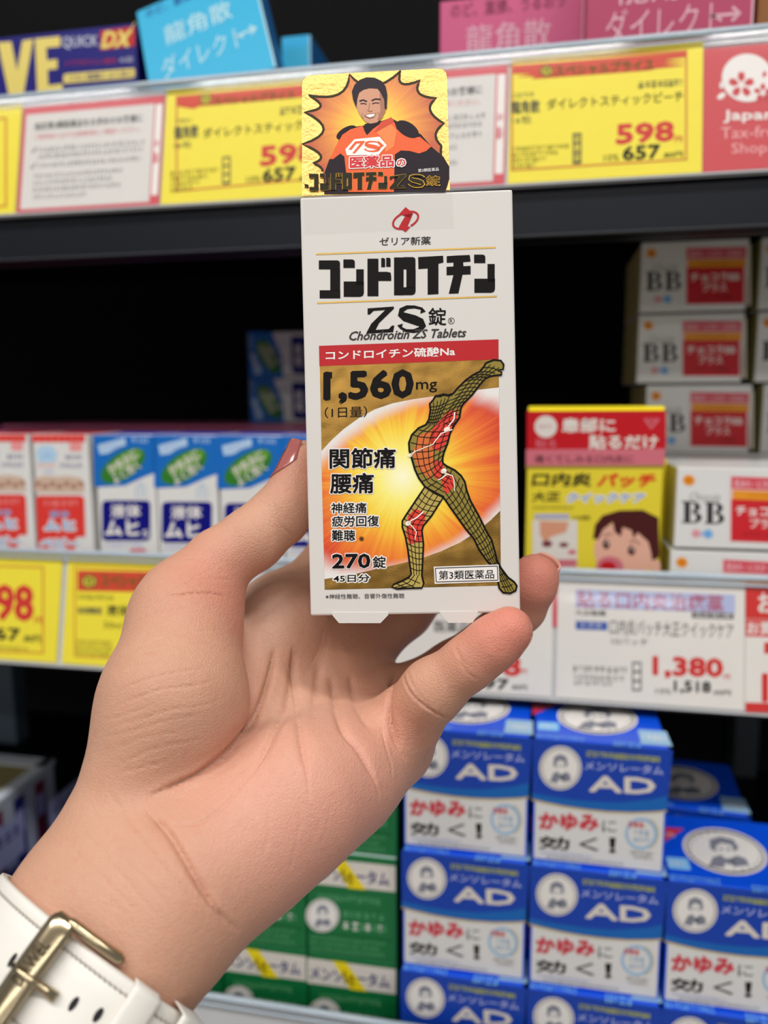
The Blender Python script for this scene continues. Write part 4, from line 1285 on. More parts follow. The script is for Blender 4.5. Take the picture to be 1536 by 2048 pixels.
# ------------------------------------------------------------------ gold display tag
RC = np.array([[0.9887, -0.0594, 0.1374], [0.148, 0.253, -0.9561], [0.022, 0.9656, 0.2589]])
TC = np.array([-0.0531, 0.2489, 0.0823])
MC = frame_from(RC, TC)
MCL = MBOX.inverted() @ MC
cm = fmM(MC)
outl = [(604, 392), (604, 172), (606, 161), (613, 153), (625, 150), (872, 137), (884, 138), (892, 145), (894, 157), (900, 380)]
b = bmesh.new()
loc = [cm(*q) for q in outl]
v0 = [b.verts.new((u, 0, v)) for u, v in loc]; v1 = [b.verts.new((u, .0004, v)) for u, v in loc]; n = len(loc)
b.faces.new(v0); b.faces.new(v1[::-1])
for i in range(n): b.faces.new([v0[i], v0[(i + 1) % n], v1[(i + 1) % n], v1[i]])
bmesh.ops.recalc_face_normals(b, faces=b.faces[:])
m_tag = foil('tag_gold', (216, 176, 104), .5, .6, 900)
tagp = bm_obj('display_tag', b, m_tag, held, MCL)
p = Print(fmM(MC, zoom(4.955, 600, 120)), lambda u, v, n: (u, -.00003 - n, v), .00004)
sp_ = [(490, 145), (85, 350), (45, 515), (25, 835), (130, 1025), (225, 1105)]
dip = [(360, 370), (225, 460), (230, 690), (200, 945), (190, 1050)]
dip = [(385, 340), (205, 460), (235, 690), (205, 945), (200, 1060)]


def spike_outline(spikes, dips):
    out = []
    for i in range(len(spikes) - 1):
        a, c, d = Vector(spikes[i]), Vector(dips[i]), Vector(spikes[i + 1])
        for k in range(8):
            t = k / 8
            # quadratic through the dip
            ctrl = c * 2 - (a + d) / 2
            out.append(tuple(a * (1 - t) ** 2 + ctrl * 2 * t * (1 - t) + d * t * t))
    out.append(spikes[-1])
    return out


left = spike_outline(sp_, dip)
top = spike_outline([(1000, 110), (490, 145)], [(720, 262)])
right = spike_outline([(1440, 1270), (1400, 850), (1425, 630), (1350, 380), (1190, 205), (1000, 110)], [(1400, 1010), (1345, 740), (1290, 500), (1180, 330), (1010, 235)])
ol = right[:-1] + top[:-1] + left + [(240, 1320), (1440, 1300)]
cb = cm(*zoom(4.955, 600, 120)(720, 660))
tb = burst_mat('tag_burst', cb[0], cb[1], .020, [(0, (246, 220, 34)), (.35, (240, 196, 34)), (.65, (228, 140, 34)), (1, (190, 80, 28))], None, 26, .35)
p.poly(ol, tb, 1)
p.line(right[:-1] + top[:-1] + left, 24, ink('outline_dark', (58, 50, 30)), 2)
i_suit = ink('suit_orange', (232, 92, 36)); i_blk2 = ink('suit_black', (40, 30, 38)); i_face = ink('tag_skin', (204, 146, 116)); i_hair2 = ink('tag_hair', (48, 40, 48)); i_shade = ink('tag_skin_dark', (166, 108, 84)); i_suit2 = ink('suit_light', (240, 130, 66))
p.poly([(240, 1130), (290, 990), (360, 860), (400, 760), (480, 690), (560, 662), (640, 650), (700, 640), (830, 600), (900, 575), (1100, 690), (1200, 740), (1300, 860), (1420, 960), (1480, 1060), (1480, 1180), (1440, 1310), (240, 1330)], i_blk2, 3)
p.poly([(295, 985), (360, 850), (420, 745), (500, 690), (620, 655), (660, 745), (720, 690), (830, 610), (905, 580), (940, 630), (960, 690), (1040, 750), (1130, 772), (1190, 765), (1300, 860), (1250, 905), (1180, 930), (1090, 905), (1000, 900), (940, 940), (930, 1310), (480, 1310), (440, 960), (400, 930), (330, 985)], i_suit, 4)
p.poly([(760, 720), (900, 640), (960, 700), (930, 860), (850, 920), (830, 800)], i_suit2, 5)
p.disc(1065, 690, 125, 68, i_blk2, 5, 32); p.disc(460, 720, 110, 50, i_blk2, 3, -30)
p.poly([(640, 640), (700, 625), (790, 600), (810, 610), (720, 690), (665, 748), (635, 700)], i_blk2, 5)
p.poly([(800, 620), (905, 570), (935, 615), (740, 720)], ink('suit_deep', (206, 66, 30)), 5)
p.poly([(568, 400), (560, 470), (590, 540), (625, 590), (660, 625), (700, 636), (760, 625), (820, 575), (848, 500), (858, 420), (850, 330), (800, 270), (700, 260), (600, 290)], i_face, 6)
p.poly([(790, 300), (855, 330), (860, 430), (845, 520), (800, 590), (770, 600), (800, 500), (790, 420)], i_shade, 7)
p.poly([(560, 480), (528, 400), (515, 320), (540, 255), (590, 205), (660, 178), (740, 182), (810, 215), (850, 270), (866, 350), (860, 490), (840, 490), (835, 400), (800, 330), (770, 290), (690, 285), (630, 300), (585, 330), (570, 380)], i_hair2, 8)
p.line([(590, 415), (625, 402), (665, 418)], 13, i_hair2, 8); p.line([(710, 410), (750, 392), (800, 398)], 13, i_hair2, 8)
p.line([(600, 440), (635, 436), (660, 446)], 8, i_hair2, 8); p.line([(715, 440), (750, 430), (785, 434)], 8, i_hair2, 8)
p.line([(690, 430), (684, 480), (672, 508), (700, 516), (718, 506)], 7, i_shade, 8)
p.poly([(645, 555), (690, 545), (745, 540), (730, 565), (690, 575)], i_w, 8); p.line([(636, 556), (690, 540), (756, 536), (734, 572), (690, 584), (640, 560)], 6, i_shade, 9)
p.line([(770, 520), (790, 560), (770, 600)], 6, i_shade, 8); p.line([(620, 530), (612, 560), (630, 590)], 5, i_shade, 8)
p.poly([(450, 890), (540, 790), (790, 765), (860, 850), (800, 920), (780, 945), (465, 950)], i_w, 6)
p.poly([(482, 892), (548, 812), (640, 806), (640, 822), (545, 930), (520, 930), (600, 830), (560, 834), (510, 896)], i_suit, 7)
stroke_S(p, 715, 862, 150, 98, 34, i_suit, 7); p.poly([(770, 800), (832, 852), (770, 905), (790, 852)], i_suit, 7)
for t, x0, x1, bo in (('医薬品', 495, 930, .045), ('の', 960, 1045, .04)):
    yy = (965, 1080) if t != 'の' else (990, 1062)
    p.txt(t, x0, yy[0], x1, yy[1], i_w, 8, bo, -0.04, halo=11); p.txt(t, x0, yy[0], x1, yy[1], ink('tag_red', (206, 36, 44)), 9, bo, -0.04)
p.txt('第3類医薬品', 1170, 1086, 1375, 1120, i_w, 8, .0, -.08)
i_tg = ink('tag_title', (44, 40, 24)); i_tgg = foil('tag_title_gold', (196, 150, 60), .35, .1)
for sh in title_shapes():
    mp = lambda q: (92 + (q[0] - 185) / 1127 * 775, 1135 + (q[1] - (1285 - .0337 * (q[0] - 185))) / 240 * 165 - (q[0] - 185) / 1127 * 18)
    S_ = [mp(q) for q in sh]
    p.poly(S_, i_tg, 9); p.line(S_, 5, i_tgg, 8, True)
p.poly([(85, 1240), (45, 1235), (50, 1262), (90, 1268)], i_tg, 9)
p.poly([(890, 1160), (1050, 1138), (1052, 1152), (960, 1258), (1030, 1252), (1046, 1226), (1060, 1226), (1050, 1272), (890, 1282), (890, 1268), (985, 1160), (930, 1168), (905, 1190), (890, 1190)], i_tg, 10); p.line([(890, 1160), (1050, 1138), (1052, 1152), (960, 1258), (1046, 1250), (1050, 1272), (890, 1282), (985, 1160)], 6, i_tgg, 9)
stroke_S(p, 1155, 1205, 150, 120, 46, i_tgg, 9); stroke_S(p, 1155, 1205, 142, 112, 34, i_tg, 10)
p.txt('錠', 1250, 1150, 1390, 1255, i_tgg, 9, .03); p.txt('錠', 1254, 1154, 1386, 1251, i_tg, 10, .0)
p.build('tag_print', tagp)
# ================================================================== the hand
def H3(x, y, zc):
    return np.array(atz(x, y, zc / 1000.0), dtype=np.float64)


def cone(G, a, b, ra, rb):
    a, b = np.asarray(a, np.float32), np.asarray(b, np.float32)
    ba = b - a
    L2 = float(ba @ ba) + 1e-12
    px, py, pz = G[0] - a[0], G[1] - a[1], G[2] - a[2]
    t = np.clip((px * ba[0] + py * ba[1] + pz * ba[2]) / L2, 0, 1)
    px -= t * ba[0]; py -= t * ba[1]; pz -= t * ba[2]
    return np.sqrt(px * px + py * py + pz * pz) - (ra + (rb - ra) * t)


def smin(a, b, k):
    h = np.clip(0.5 + 0.5 * (b - a) / k, 0, 1)
    return b + (a - b) * h - k * h * (1 - h)


MMt = 0.001
# control points: photo pixel, depth along the view axis (mm), radius (mm)
PALM = [
    # forearm and wrist, thumb side / little finger side
    ((-189, 2360, 182, 21.5), (163, 1861, 212, 20.5)), ((10, 2275, 182, 21.5), (352, 1790, 212, 20.0)),
    ((163, 1861, 212, 20.5), (232, 1694, 222, 18.0)), ((352, 1790, 212, 20.0), (470, 1690, 224, 19.5)), ((225, 1800, 214, 19.5), (330, 1650, 228, 17)),
    # metacarpals
    ((330, 1650, 233, 16.0), (553, 1268, 281, 14.0)), ((400, 1660, 234, 16.0), (668, 1345, 288, 13.5)), ((455, 1670, 233, 16.5), (745, 1410, 281, 12.5)), ((500, 1680, 230, 17.5), (785, 1487, 264, 11.8)),
]
PALM.append(((585, 1235, 289, 11.5), (690, 1262, 296, 11.5)))
THENAR = [((262, 1610, 226, 16.5), (348, 1400, 234, 20.5)), ((348, 1400, 234, 20.5), (372, 1235, 250, 16.0)), ((372, 1235, 250, 16.0), (385, 1205, 254, 14.8)), ((372, 1260, 252, 14), (418, 1300, 264, 10.5))]
HYPO = [((478, 1690, 223, 18.5), (600, 1592, 232, 19.5)), ((600, 1592, 232, 19.5), (690, 1545, 246, 16.5)), ((690, 1545, 246, 16.5), (772, 1492, 262, 11.5))]
FINGERS = {
    'thumb': dict(k=5, pts=[(380, 1203, 254, 14.4), (438, 1124, 257, 10.7), (504, 1079, 260, 10.4), (560, 1030, 264, 10.0), (586, 985, 267, 7.8), (600, 935, 270, 6.0), (606, 908, 272, 5.0)], extra=[((574, 1000, 262, 6.8), (600, 920, 266, 5.0)), ((582, 1000, 272, 6.8), (604, 918, 277, 5.0))]),
    'index': dict(k=10, pts=[(553, 1268, 280, 14.0), (560, 1225, 284, 13.6), (640, 1150, 300, 10.2), (712, 1020, 306, 9.2), (770, 900, 306, 8.4), (800, 830, 304, 7.4)]),
    'middle': dict(k=8, pts=[(668, 1345, 286, 13.5), (735, 1288, 298, 11.2), (812, 1225, 306, 9.8), (905, 1120, 307, 9.0), (960, 1020, 305, 8.2), (985, 960, 303, 7.3)]),
    'ring': dict(k=7, pts=[(745, 1410, 281, 12.5), (815, 1385, 290, 10.2), (905, 1332, 293, 9.2), (990, 1272, 285, 8.6), (1042, 1215, 274, 8.3), (1064, 1168, 268, 8.2), (1071, 1152, 267, 7.6)]),
    'pinky': dict(k=7, pts=[(785, 1487, 264, 11.8), (815, 1440, 253, 11.0), (866, 1380, 243, 9.6), (942, 1322, 237, 8.0), (985, 1287, 234.5, 7.8), (1018, 1260, 233, 7.2)]),
}
H0 = 0.0013


def hand_field(G):
    def segs(L, k):
        d = None
        for a, b in L:
            q = cone(G, H3(*a[:3]), H3(*b[:3]), a[3] * MMt, b[3] * MMt)
            d = q if d is None else smin(d, q, k)
        return d
    palm = segs(PALM, .012)
    palm = smin(palm, segs(HYPO, .010), .010)
    palm = smin(palm, segs(THENAR, .009), .0042)
    res = palm
    for nme, f in FINGERS.items():
        P = f['pts']
        L = [(P[i], P[i + 1]) for i in range(len(P) - 1)]
        d = segs(L, .0035)
        for a, b in f.get('extra', []):
            d = smin(d, cone(G, H3(*a[:3]), H3(*b[:3]), a[3] * MMt, b[3] * MMt), .004)
        res = np.minimum(res, smin(palm, d, f['k'] * MMt))
    return res


def surface_nets(D, o, h):
    nx, ny, nz = D.shape
    S = D < 0
    c = S[:-1, :-1, :-1].astype(np.int8)
    cnt = np.zeros((nx - 1, ny - 1, nz - 1), np.int8)
    for i in (0, 1):
        for j in (0, 1):
            for k in (0, 1):
                cnt += S[i:nx - 1 + i, j:ny - 1 + j, k:nz - 1 + k]
    act = (cnt > 0) & (cnt < 8)
    idx = -np.ones(act.shape, np.int64)
    A = np.argwhere(act)
    idx[act] = np.arange(len(A))
    acc = np.zeros((len(A), 3)); n = np.zeros(len(A))
    cor = [(i, j, k) for i in (0, 1) for j in (0, 1) for k in (0, 1)]
    val = {q: D[A[:, 0] + q[0], A[:, 1] + q[1], A[:, 2] + q[2]] for q in cor}
    for q in cor:
        for ax in range(3):
            if q[ax] == 0:
                r = list(q); r[ax] = 1; r = tuple(r)
                a, b = val[q], val[r]
                m = (a < 0) != (b < 0)
                t = np.where(m, a / np.where(np.abs(a - b) < 1e-12, 1, a - b), 0)
                p = np.array(q, float)[None] + np.zeros((len(A), 3)); p[:, ax] += t
                acc[m] += p[m]; n[m] += 1
    V = (A + acc / n[:, None]) * h + o
    F = []
    for ax in range(3):
        sl0 = [slice(None)] * 3; sl1 = [slice(None)] * 3
        sl0[ax] = slice(0, -1); sl1[ax] = slice(1, None)
        e = np.argwhere(S[tuple(sl0)] != S[tuple(sl1)])
        u, v = [(1, 2), (2, 0), (0, 1)][ax]
        ok = (e[:, u] > 0) & (e[:, v] > 0) & (e[:, u] < D.shape[u] - 1) & (e[:, v] < D.shape[v] - 1)
        e = e[ok]
        q = []
        for du, dv in ((0, 0), (-1, 0), (-1, -1), (0, -1)):
            w = e.copy(); w[:, u] += du; w[:, v] += dv
            q.append(idx[w[:, 0], w[:, 1], w[:, 2]])
        Q = np.stack(q, 1)
        fl = S[e[:, 0], e[:, 1], e[:, 2]]
        Q[fl] = Q[fl][:, ::-1]
        F.append(Q)
    return V, np.concatenate(F)


allp = [p for s_ in PALM + THENAR + HYPO for p in s_] + [p for f in FINGERS.values() for p in f['pts']]
P3 = np.array([H3(*p[:3]) for p in allp]); Rr = np.array([p[3] for p in allp]) * MMt
lo = (P3 - Rr[:, None]).min(0) - .004; hi = (P3 + Rr[:, None]).max(0) + .004
ax_ = [np.arange(lo[i], hi[i], H0, dtype=np.float32) for i in range(3)]
G = np.meshgrid(*ax_, indexing='ij')
D = hand_field([g.astype(np.float32) for g in G])
# the arm leaves the frame: close it with a plane well outside the picture
D = D.astype(np.float64)
HV, HF = surface_nets(D, lo, H0)
fn = (HF[:, ::-1])
me = bpy.data.meshes.new('hand')
me.from_pydata(HV.tolist(), [], fn.tolist())
me.update()
hand = bpy.data.objects.new('hand', me)
COL.objects.link(hand)
sm = hand.modifiers.new('smooth', 'CORRECTIVE_SMOOTH') if False else hand.modifiers.new('smooth', 'SMOOTH')
sm.factor = .5; sm.iterations = 3
sd = hand.modifiers.new('subd', 'SUBSURF'); sd.levels = 1; sd.render_levels = 1
dg = bpy.context.evaluated_depsgraph_get(); dg.update()
me2 = bpy.data.meshes.new_from_object(hand.evaluated_get(dg))
hand.modifiers.clear()
hand.data = me2
bpy.data.meshes.remove(me)
me2.name = 'hand'

# ---- skin lines pressed into the surface
nv = len(me2.vertices)
co = np.empty(nv * 3); me2.vertices.foreach_get('co', co); co = co.reshape(-1, 3)
nor = np.empty(nv * 3); me2.vertices.foreach_get('normal', nor); nor = nor.reshape(-1, 3)
bvh = BVHTree.FromPolygons([tuple(v) for v in co], [tuple(p.vertices) for p in me2.polygons])
CRE = [  # (depth mm, width mm, points in photo pixels)
    (2.3, 1.7, [(548, 1300), (540, 1350), (520, 1410), (490, 1465), (450, 1510), (400, 1545), (345, 1572), (300, 1592)]),
    (.8, 1.2, [(600, 1395), (570, 1420), (540, 1470), (515, 1530), (490, 1560), (450, 1610), (400, 1645), (330, 1650)]),
    (.9, 1.1, [(585, 1290), (590, 1380), (598, 1450), (605, 1500), (616, 1560), (618, 1600)]),
    (1.0, 1.2, [(665, 1360), (672, 1420), (690, 1465), (720, 1500), (745, 1550), (760, 1598)]),
    (1.5, 1.2, [(795, 1340), (780, 1380), (775, 1420), (785, 1465), (800, 1500), (815, 1522)]),
    (.6, 1.0, [(762, 1450), (770, 1490), (782, 1530), (785, 1560)]),
    (.9, 1.0, [(803, 1340), (815, 1375), (835, 1400), (870, 1425), (905, 1440)]), (.5, .9, [(812, 1335), (826, 1372), (850, 1402), (872, 1415)]),
    (.7, .9, [(905, 1285), (918, 1312), (930, 1340), (960, 1362)]), (.4, .8, [(912, 1282), (924, 1318), (950, 1340)]),
    (1.5, 1.4, [(295, 1622), (330, 1655), (360, 1700), (385, 1745), (415, 1795), (450, 1838), (480, 1862)]),
    (.5, 1.1, [(215, 1580), (260, 1640), (300, 1690), (340, 1740), (390, 1800), (430, 1850)]),
    (.35, .9, [(170, 1590), (210, 1660), (250, 1720), (300, 1770), (350, 1830)]),
    (.7, .9, [(543, 1000), (556, 1030), (566, 1055), (590, 1075)]), (.5, .8, [(532, 1005), (548, 1040), (560, 1066)]),
    (.5, .7, [(510, 984), (522, 990), (534, 1000)]), (.5, .7, [(518, 980), (530, 986), (542, 996)]), (.4, .7, [(503, 992), (516, 998), (528, 1008)]),
    (.9, 1.0, [(460, 1203), (440, 1190), (400, 1186), (360, 1190), (330, 1195)]), (.5, .8, [(455, 1150), (430, 1132), (395, 1118), (360, 1120)]), (.45, .8, [(470, 1160), (430, 1158), (390, 1160), (345, 1175)]),
    (.4, .7, [(440, 1130), (400, 1150), (370, 1170), (350, 1190)]), (.35, .7, [(352, 1140), (372, 1165), (400, 1182), (430, 1200)]),
    (.6, .8, [(243, 1310), (290, 1290), (340, 1272), (400, 1262), (450, 1260)]), (.6, .8, [(235, 1345), (270, 1330), (310, 1322), (350, 1310), (400, 1305)]),
    (.6, .8, [(225, 1415), (275, 1395), (330, 1378), (395, 1370), (440, 1356)]), (.5, .8, [(235, 1450), (290, 1436), (340, 1420), (400, 1412), (450, 1395)]),
    (.5, .8, [(225, 1500), (280, 1478), (330, 1468), (380, 1458)]), (.6, .9, [(240, 1545), (285, 1535), (340, 1520)]), (.6, .9, [(222, 1280), (280, 1240), (330, 1222), (400, 1214)]),
    (.6, .8, [(478, 1235), (500, 1222), (525, 1222), (548, 1230)]), (.55, .8, [(482, 1252), (510, 1240), (540, 1245), (560, 1262)]), (.5, .8, [(488, 1272), (520, 1262), (548, 1275), (566, 1295)]), (.4, .7, [(480, 1216), (510, 1200), (540, 1198), (575, 1205)]),
    (.5, .9, [(622, 1330), (640, 1290), (648, 1255)]), (.4, .8, [(560, 1310), (575, 1340), (580, 1390)]), (.4, .8, [(632, 1340), (625, 1400), (630, 1460)]),
    (.3, .9, [(540, 1600), (536, 1660), (526, 1720)]), (.3, .9, [(600, 1640), (590, 1700), (575, 1750)]), (.25, .9, [(660, 1600), (655, 1650), (640, 1690)]),
]
disp = np.zeros(nv)
CRE += [(.6, .8, [(240, 1380), (290, 1360), (350, 1345), (420, 1335)]), (.5, .8, [(215, 1475), (270, 1460), (340, 1440), (410, 1430)]), (.6, .8, [(250, 1525), (300, 1500), (350, 1488), (400, 1478)]), (.5, .8, [(232, 1330), (300, 1305), (370, 1290), (440, 1285)]), (.45, .8, [(205, 1440), (230, 1436), (300, 1412)]), (.4, .8, [(110, 1660), (160, 1710), (220, 1770), (280, 1830)]), (.4, .8, [(150, 1640), (200, 1700), (260, 1770), (320, 1840)]), (1.3, 5.5, [(548, 1300), (540, 1350), (520, 1410), (490, 1465), (450, 1510), (400, 1545)]), (1.2, 5.0, [(590, 1300), (575, 1410), (545, 1470), (515, 1530)]), (1.0, 4.5, [(588, 1300), (592, 1390), (600, 1470), (612, 1540)]),
        (1.3, 5.0, [(662, 1350), (672, 1420), (690, 1465), (720, 1500), (748, 1555)]), (1.3, 4.5, [(795, 1340), (778, 1390), (780, 1440), (800, 1500)]), (1.0, 5.0, [(640, 1330), (632, 1390), (628, 1440)]), (.9, 4.0, [(700, 1350), (712, 1410), (740, 1460)]),
        (1.0, 5.0, [(300, 1625), (340, 1670), (380, 1735), (430, 1810)])]
for dep, wid, pl in CRE:
    P = [Vector(q) for q in pl]
    pts = []
    for i in range(len(P) - 1):
        # Catmull-Rom through the points
        p0, p1, p2_, p3 = P[max(i - 1, 0)], P[i], P[i + 1], P[min(i + 2, len(P) - 1)]
        m = max(3, int((p2_ - p1).length / 2.5))
        for k in range(m):
            t = k / m
            q = 0.5 * ((2 * p1) + (p2_ - p0) * t + (2 * p0 - 5 * p1 + 4 * p2_ - p3) * t * t + (3 * p1 - p0 - 3 * p2_ + p3) * t ** 3)
            d = ray(q.x, q.y).normalized()
            hit = bvh.ray_cast(EYE, d)
            if hit[0] is not None: pts.append(hit[0])
    n = len(pts)
    if n < 3: continue
    C = np.array([tuple(q) for q in pts])
    kd = KDTree(n)
    for i, q in enumerate(pts): kd.insert(q, i)
    kd.balance()
    w = wid * .72 * MMt
    near = np.where(((co > C.min(0) - 4 * w) & (co < C.max(0) + 4 * w)).all(1))[0]
    for i in near:
        q, j, dist = kd.find(co[i])
        if dist < 3.5 * w:
            fade = min(1.0, j / (n * .18) + .12, (n - 1 - j) / (n * .18) + .12)
            g = -math.exp(-(dist / (w * .42)) ** 2) * .62 + .06 * math.exp(-((dist - 1.5 * w) / (w * .8)) ** 2)
            disp[i] += dep * (1.5 if wid >= .95 else .95) * MMt * g * fade
co += nor * disp[:, None]
# pads flatten where they press the carton
MIb = np.array(MBOX.inverted())
lc = co @ MIb[:3, :3].T + MIb[:3, 3]
mg = .0008
ins = (np.abs(lc[:, 0]) < HW / 2 + mg) & (lc[:, 1] > -mg) & (lc[:, 1] < HD + mg) & (lc[:, 2] > -mg) & (lc[:, 2] < HH + mg)
ii = np.where(ins)[0]
dists = np.stack([lc[ii, 0] + HW / 2, HW / 2 - lc[ii, 0], lc[ii, 1], HD - lc[ii, 1], lc[ii, 2]], 1)
kk = dists.argmin(1)
for q, (axx, val) in enumerate([(0, -HW / 2 - mg), (0, HW / 2 + mg), (1, -mg), (1, HD + mg), (2, -mg)]):
    w_ = ii[kk == q]; lc[w_, axx] = val
MB_ = np.array(MBOX)
co = lc @ MB_[:3, :3].T + MB_[:3, 3]
me2.vertices.foreach_set('co', co.ravel())
me2.polygons.foreach_set('use_smooth', [True] * len(me2.polygons))
# redder skin on fingertips, knuckle folds and the heel of the hand (a property of the skin itself)
red = np.zeros(nv)
for (x, y, zc, r, s) in [(1018, 1255, 230, 17, 1.0), (1068, 1150, 262, 17, 1.0), (600, 940, 268, 12, .5), (410, 1150, 245, 16, .4), (440, 1230, 248, 14, .45), (690, 1600, 232, 26, .65), (620, 1690, 228, 24, .5), (520, 1690, 224, 24, .3), (500, 1600, 225, 22, .35), (770, 1450, 270, 12, .4), (700, 1440, 275, 14, .3), (830, 1440, 246, 10, .3)]:
    d2 = ((co - H3(x, y, zc)) ** 2).sum(1)
    red += s * np.exp(-d2 / (r * MMt) ** 2)
pale = np.zeros(nv)
for (x, y, zc, r, s) in [(520, 1225, 272, 13, 1.0), (585, 1540, 252, 20, .8), (640, 1620, 236, 28, .55), (500, 1650, 226, 26, .35)]:
    d2 = ((co - H3(x, y, zc)) ** 2).sum(1)
    pale += s * np.exp(-d2 / (r * MMt) ** 2)
at_r = me2.attributes.new('redness', 'FLOAT', 'POINT'); at_r.data.foreach_set('value', np.clip(red, 0, 1).astype(np.float32))
at_p = me2.attributes.new('paleness', 'FLOAT', 'POINT'); at_p.data.foreach_set('value', np.clip(pale, 0, 1).astype(np.float32))
me2.update()

skin = bpy.data.materials.new('skin'); skin.use_nodes = True
nt = skin.node_tree; bs = nt.nodes['Principled BSDF']; g = NG(nt)
tc = nt.nodes.new('ShaderNodeTexCoord')


def noise(scale, det=4, rough=.55):
    n_ = nt.nodes.new('ShaderNodeTexNoise'); n_.inputs['Scale'].default_value = scale; n_.inputs['Detail'].default_value = det; n_.inputs['Roughness'].default_value = rough
    nt.links.new(tc.outputs['Object'], n_.inputs['Vector']); return n_.outputs[0]


def cmix(f, a, b_):
    m_ = nt.nodes.new('ShaderNodeMix'); m_.data_type = 'RGBA'
    if isinstance(f, (int, float)): m_.inputs[0].default_value = f
    else: nt.links.new(f, m_.inputs[0])
    for i, v in ((6, a), (7, b_)):
        if isinstance(v, tuple): m_.inputs[i].default_value = v
        else: nt.links.new(v, m_.inputs[i])
    return m_.outputs[2]


def attr(nm):
    a = nt.nodes.new('ShaderNodeAttribute'); a.attribute_name = nm; return a.outputs['Fac']


base = cmix(g.m('MULTIPLY', noise(45, 3), 1.0), rgb(192, 141, 115), rgb(208, 161, 135))
base = cmix(g.m('MULTIPLY', attr('redness'), .8), base, rgb(214, 126, 110))
base = cmix(g.m('MULTIPLY', attr('paleness'), .7), base, rgb(234, 200, 178))
base = cmix(g.m('MULTIPLY', g.m('GREATER_THAN', noise(420, 2), .60), .10), base, rgb(206, 120, 104))
nt.links.new(base, bs.inputs['Base Color'])
bs.inputs['Roughness'].default_value = .50
bs.inputs['Specular IOR Level'].default_value = .38
bs.inputs['Subsurface Weight'].default_value = .22
bs.inputs['Subsurface Radius'].default_value = (1.0, .38, .22)
bs.inputs['Subsurface Scale'].default_value = .0035
h1 = noise(700, 4, .6)
vo = nt.nodes.new('ShaderNodeTexVoronoi'); vo.inputs['Scale'].default_value = 1100; vo.feature = 'DISTANCE_TO_EDGE'
nt.links.new(tc.outputs['Object'], vo.inputs['Vector'])
hh = g.m('ADD', g.m('MULTIPLY', h1, .7), g.m('MULTIPLY', g.m('MINIMUM', vo.outputs['Distance'], .25), 1.2))
hh = g.m('ADD', hh, g.m('MULTIPLY', noise(190, 3), 1.0))
bp = nt.nodes.new('ShaderNodeBump'); bp.inputs['Strength'].default_value = .42; bp.inputs['Distance'].default_value = .0006
nt.links.new(hh, bp.inputs['Height']); nt.links.new(bp.outputs[0], bs.inputs['Normal'])
me2.materials.clear(); me2.materials.append(skin)
tag(hand, 'left hand and forearm, palm toward the viewer, holding up the white tablet carton', 'hand')
# ------------------------------------------------------------------ fingernails
bvh = BVHTree.FromPolygons([tuple(v) for v in co], [tuple(q.vertices) for q in me2.polygons])
m_polish = mat('nail_polish', (176, 96, 92), 0.16, spec=.6, coat=.6, mottle=.02)
m_nail = mat('bare_nail', (226, 168, 150), 0.28, spec=.5, mottle=.02)


def nail(label, a, b, dors, half, t0, t1, m, lift=.00035, nt_=14, na=13):
    A, B = Vector(H3(*a)), Vector(H3(*b))
    ax = (B - A).normalized(); L_ = (B - A).length
    dn = (CR * dors[0] + CU * dors[1] + CF * dors[2]); dn = (dn - ax * dn.dot(ax)).normalized()
    sd_ = ax.cross(dn)
    rows, last = [], [None] * na
    for i in range(nt_):
        t = i / (nt_ - 1)
        row = []
        for j in range(na):
            q = -1 + 2 * j / (na - 1)
            # rounded base and tip
            bq = .42 * abs(q) ** 2.4
            tt = t0 + (t1 - t0) * (bq + (1 - bq) * t + .10 * (1 - q * q) * (t - .6) * (t > .6))
            an = math.radians(half) * q
            d = dn * math.cos(an) + sd_ * math.sin(an)
            c = A + ax * (L_ * tt)
            h_ = bvh.ray_cast(c + d * .025, -d, .025)
            r = (h_[0] - c).length if h_[0] is not None else None
            if last[j] is not None and (r is None or r < last[j] - .0005): r = last[j] - .00018
            if r is None: r = .006
            last[j] = r
            row.append(c + d * (r + lift * (1.0 - .7 * abs(q) ** 3)))
        rows.append(row)
    vs, fs = [], []
    for k in (0, 1):
        for i in range(nt_):
            for j in range(na):
                c = A + ax * ax.dot(rows[i][j] - A)
                vs.append(rows[i][j] - (rows[i][j] - c).normalized() * (.0006 * k))
    n0 = nt_ * na
    for i in range(nt_ - 1):
        for j in range(na - 1):
            q = [i * na + j, i * na + j + 1, (i + 1) * na + j + 1, (i + 1) * na + j]
            fs.append(q); fs.append([n0 + e for e in q[::-1]])
    rim = [j for j in range(na)] + [i * na + na - 1 for i in range(1, nt_)] + [(nt_ - 1) * na + j for j in range(na - 2, -1, -1)] + [i * na for i in range(nt_ - 2, 0, -1)]
    for i in range(len(rim)):
        p_, q = rim[i], rim[(i + 1) % len(rim)]
        fs.append([q, p_, n0 + p_, n0 + q])
    o = mesh_obj('fingernail', vs, fs, m, None, hand, smooth=True)
    tag(o, label)


nail('thumbnail with glossy mauve pink polish', (584, 990, 267), (604, 908, 272), (-.80, .30, -.42), 62, .22, 1.12, m_polish, .0005)
nail('bare ring fingernail', (1042, 1215, 274), (1071, 1152, 267), (.62, -.05, .72), 54, .30, 1.40, m_nail, .0004)
nail('bare little fingernail', (985, 1287, 234.5), (1018, 1260, 233), (.74, -.28, .52), 60, .15, 1.62, m_nail, .0004)

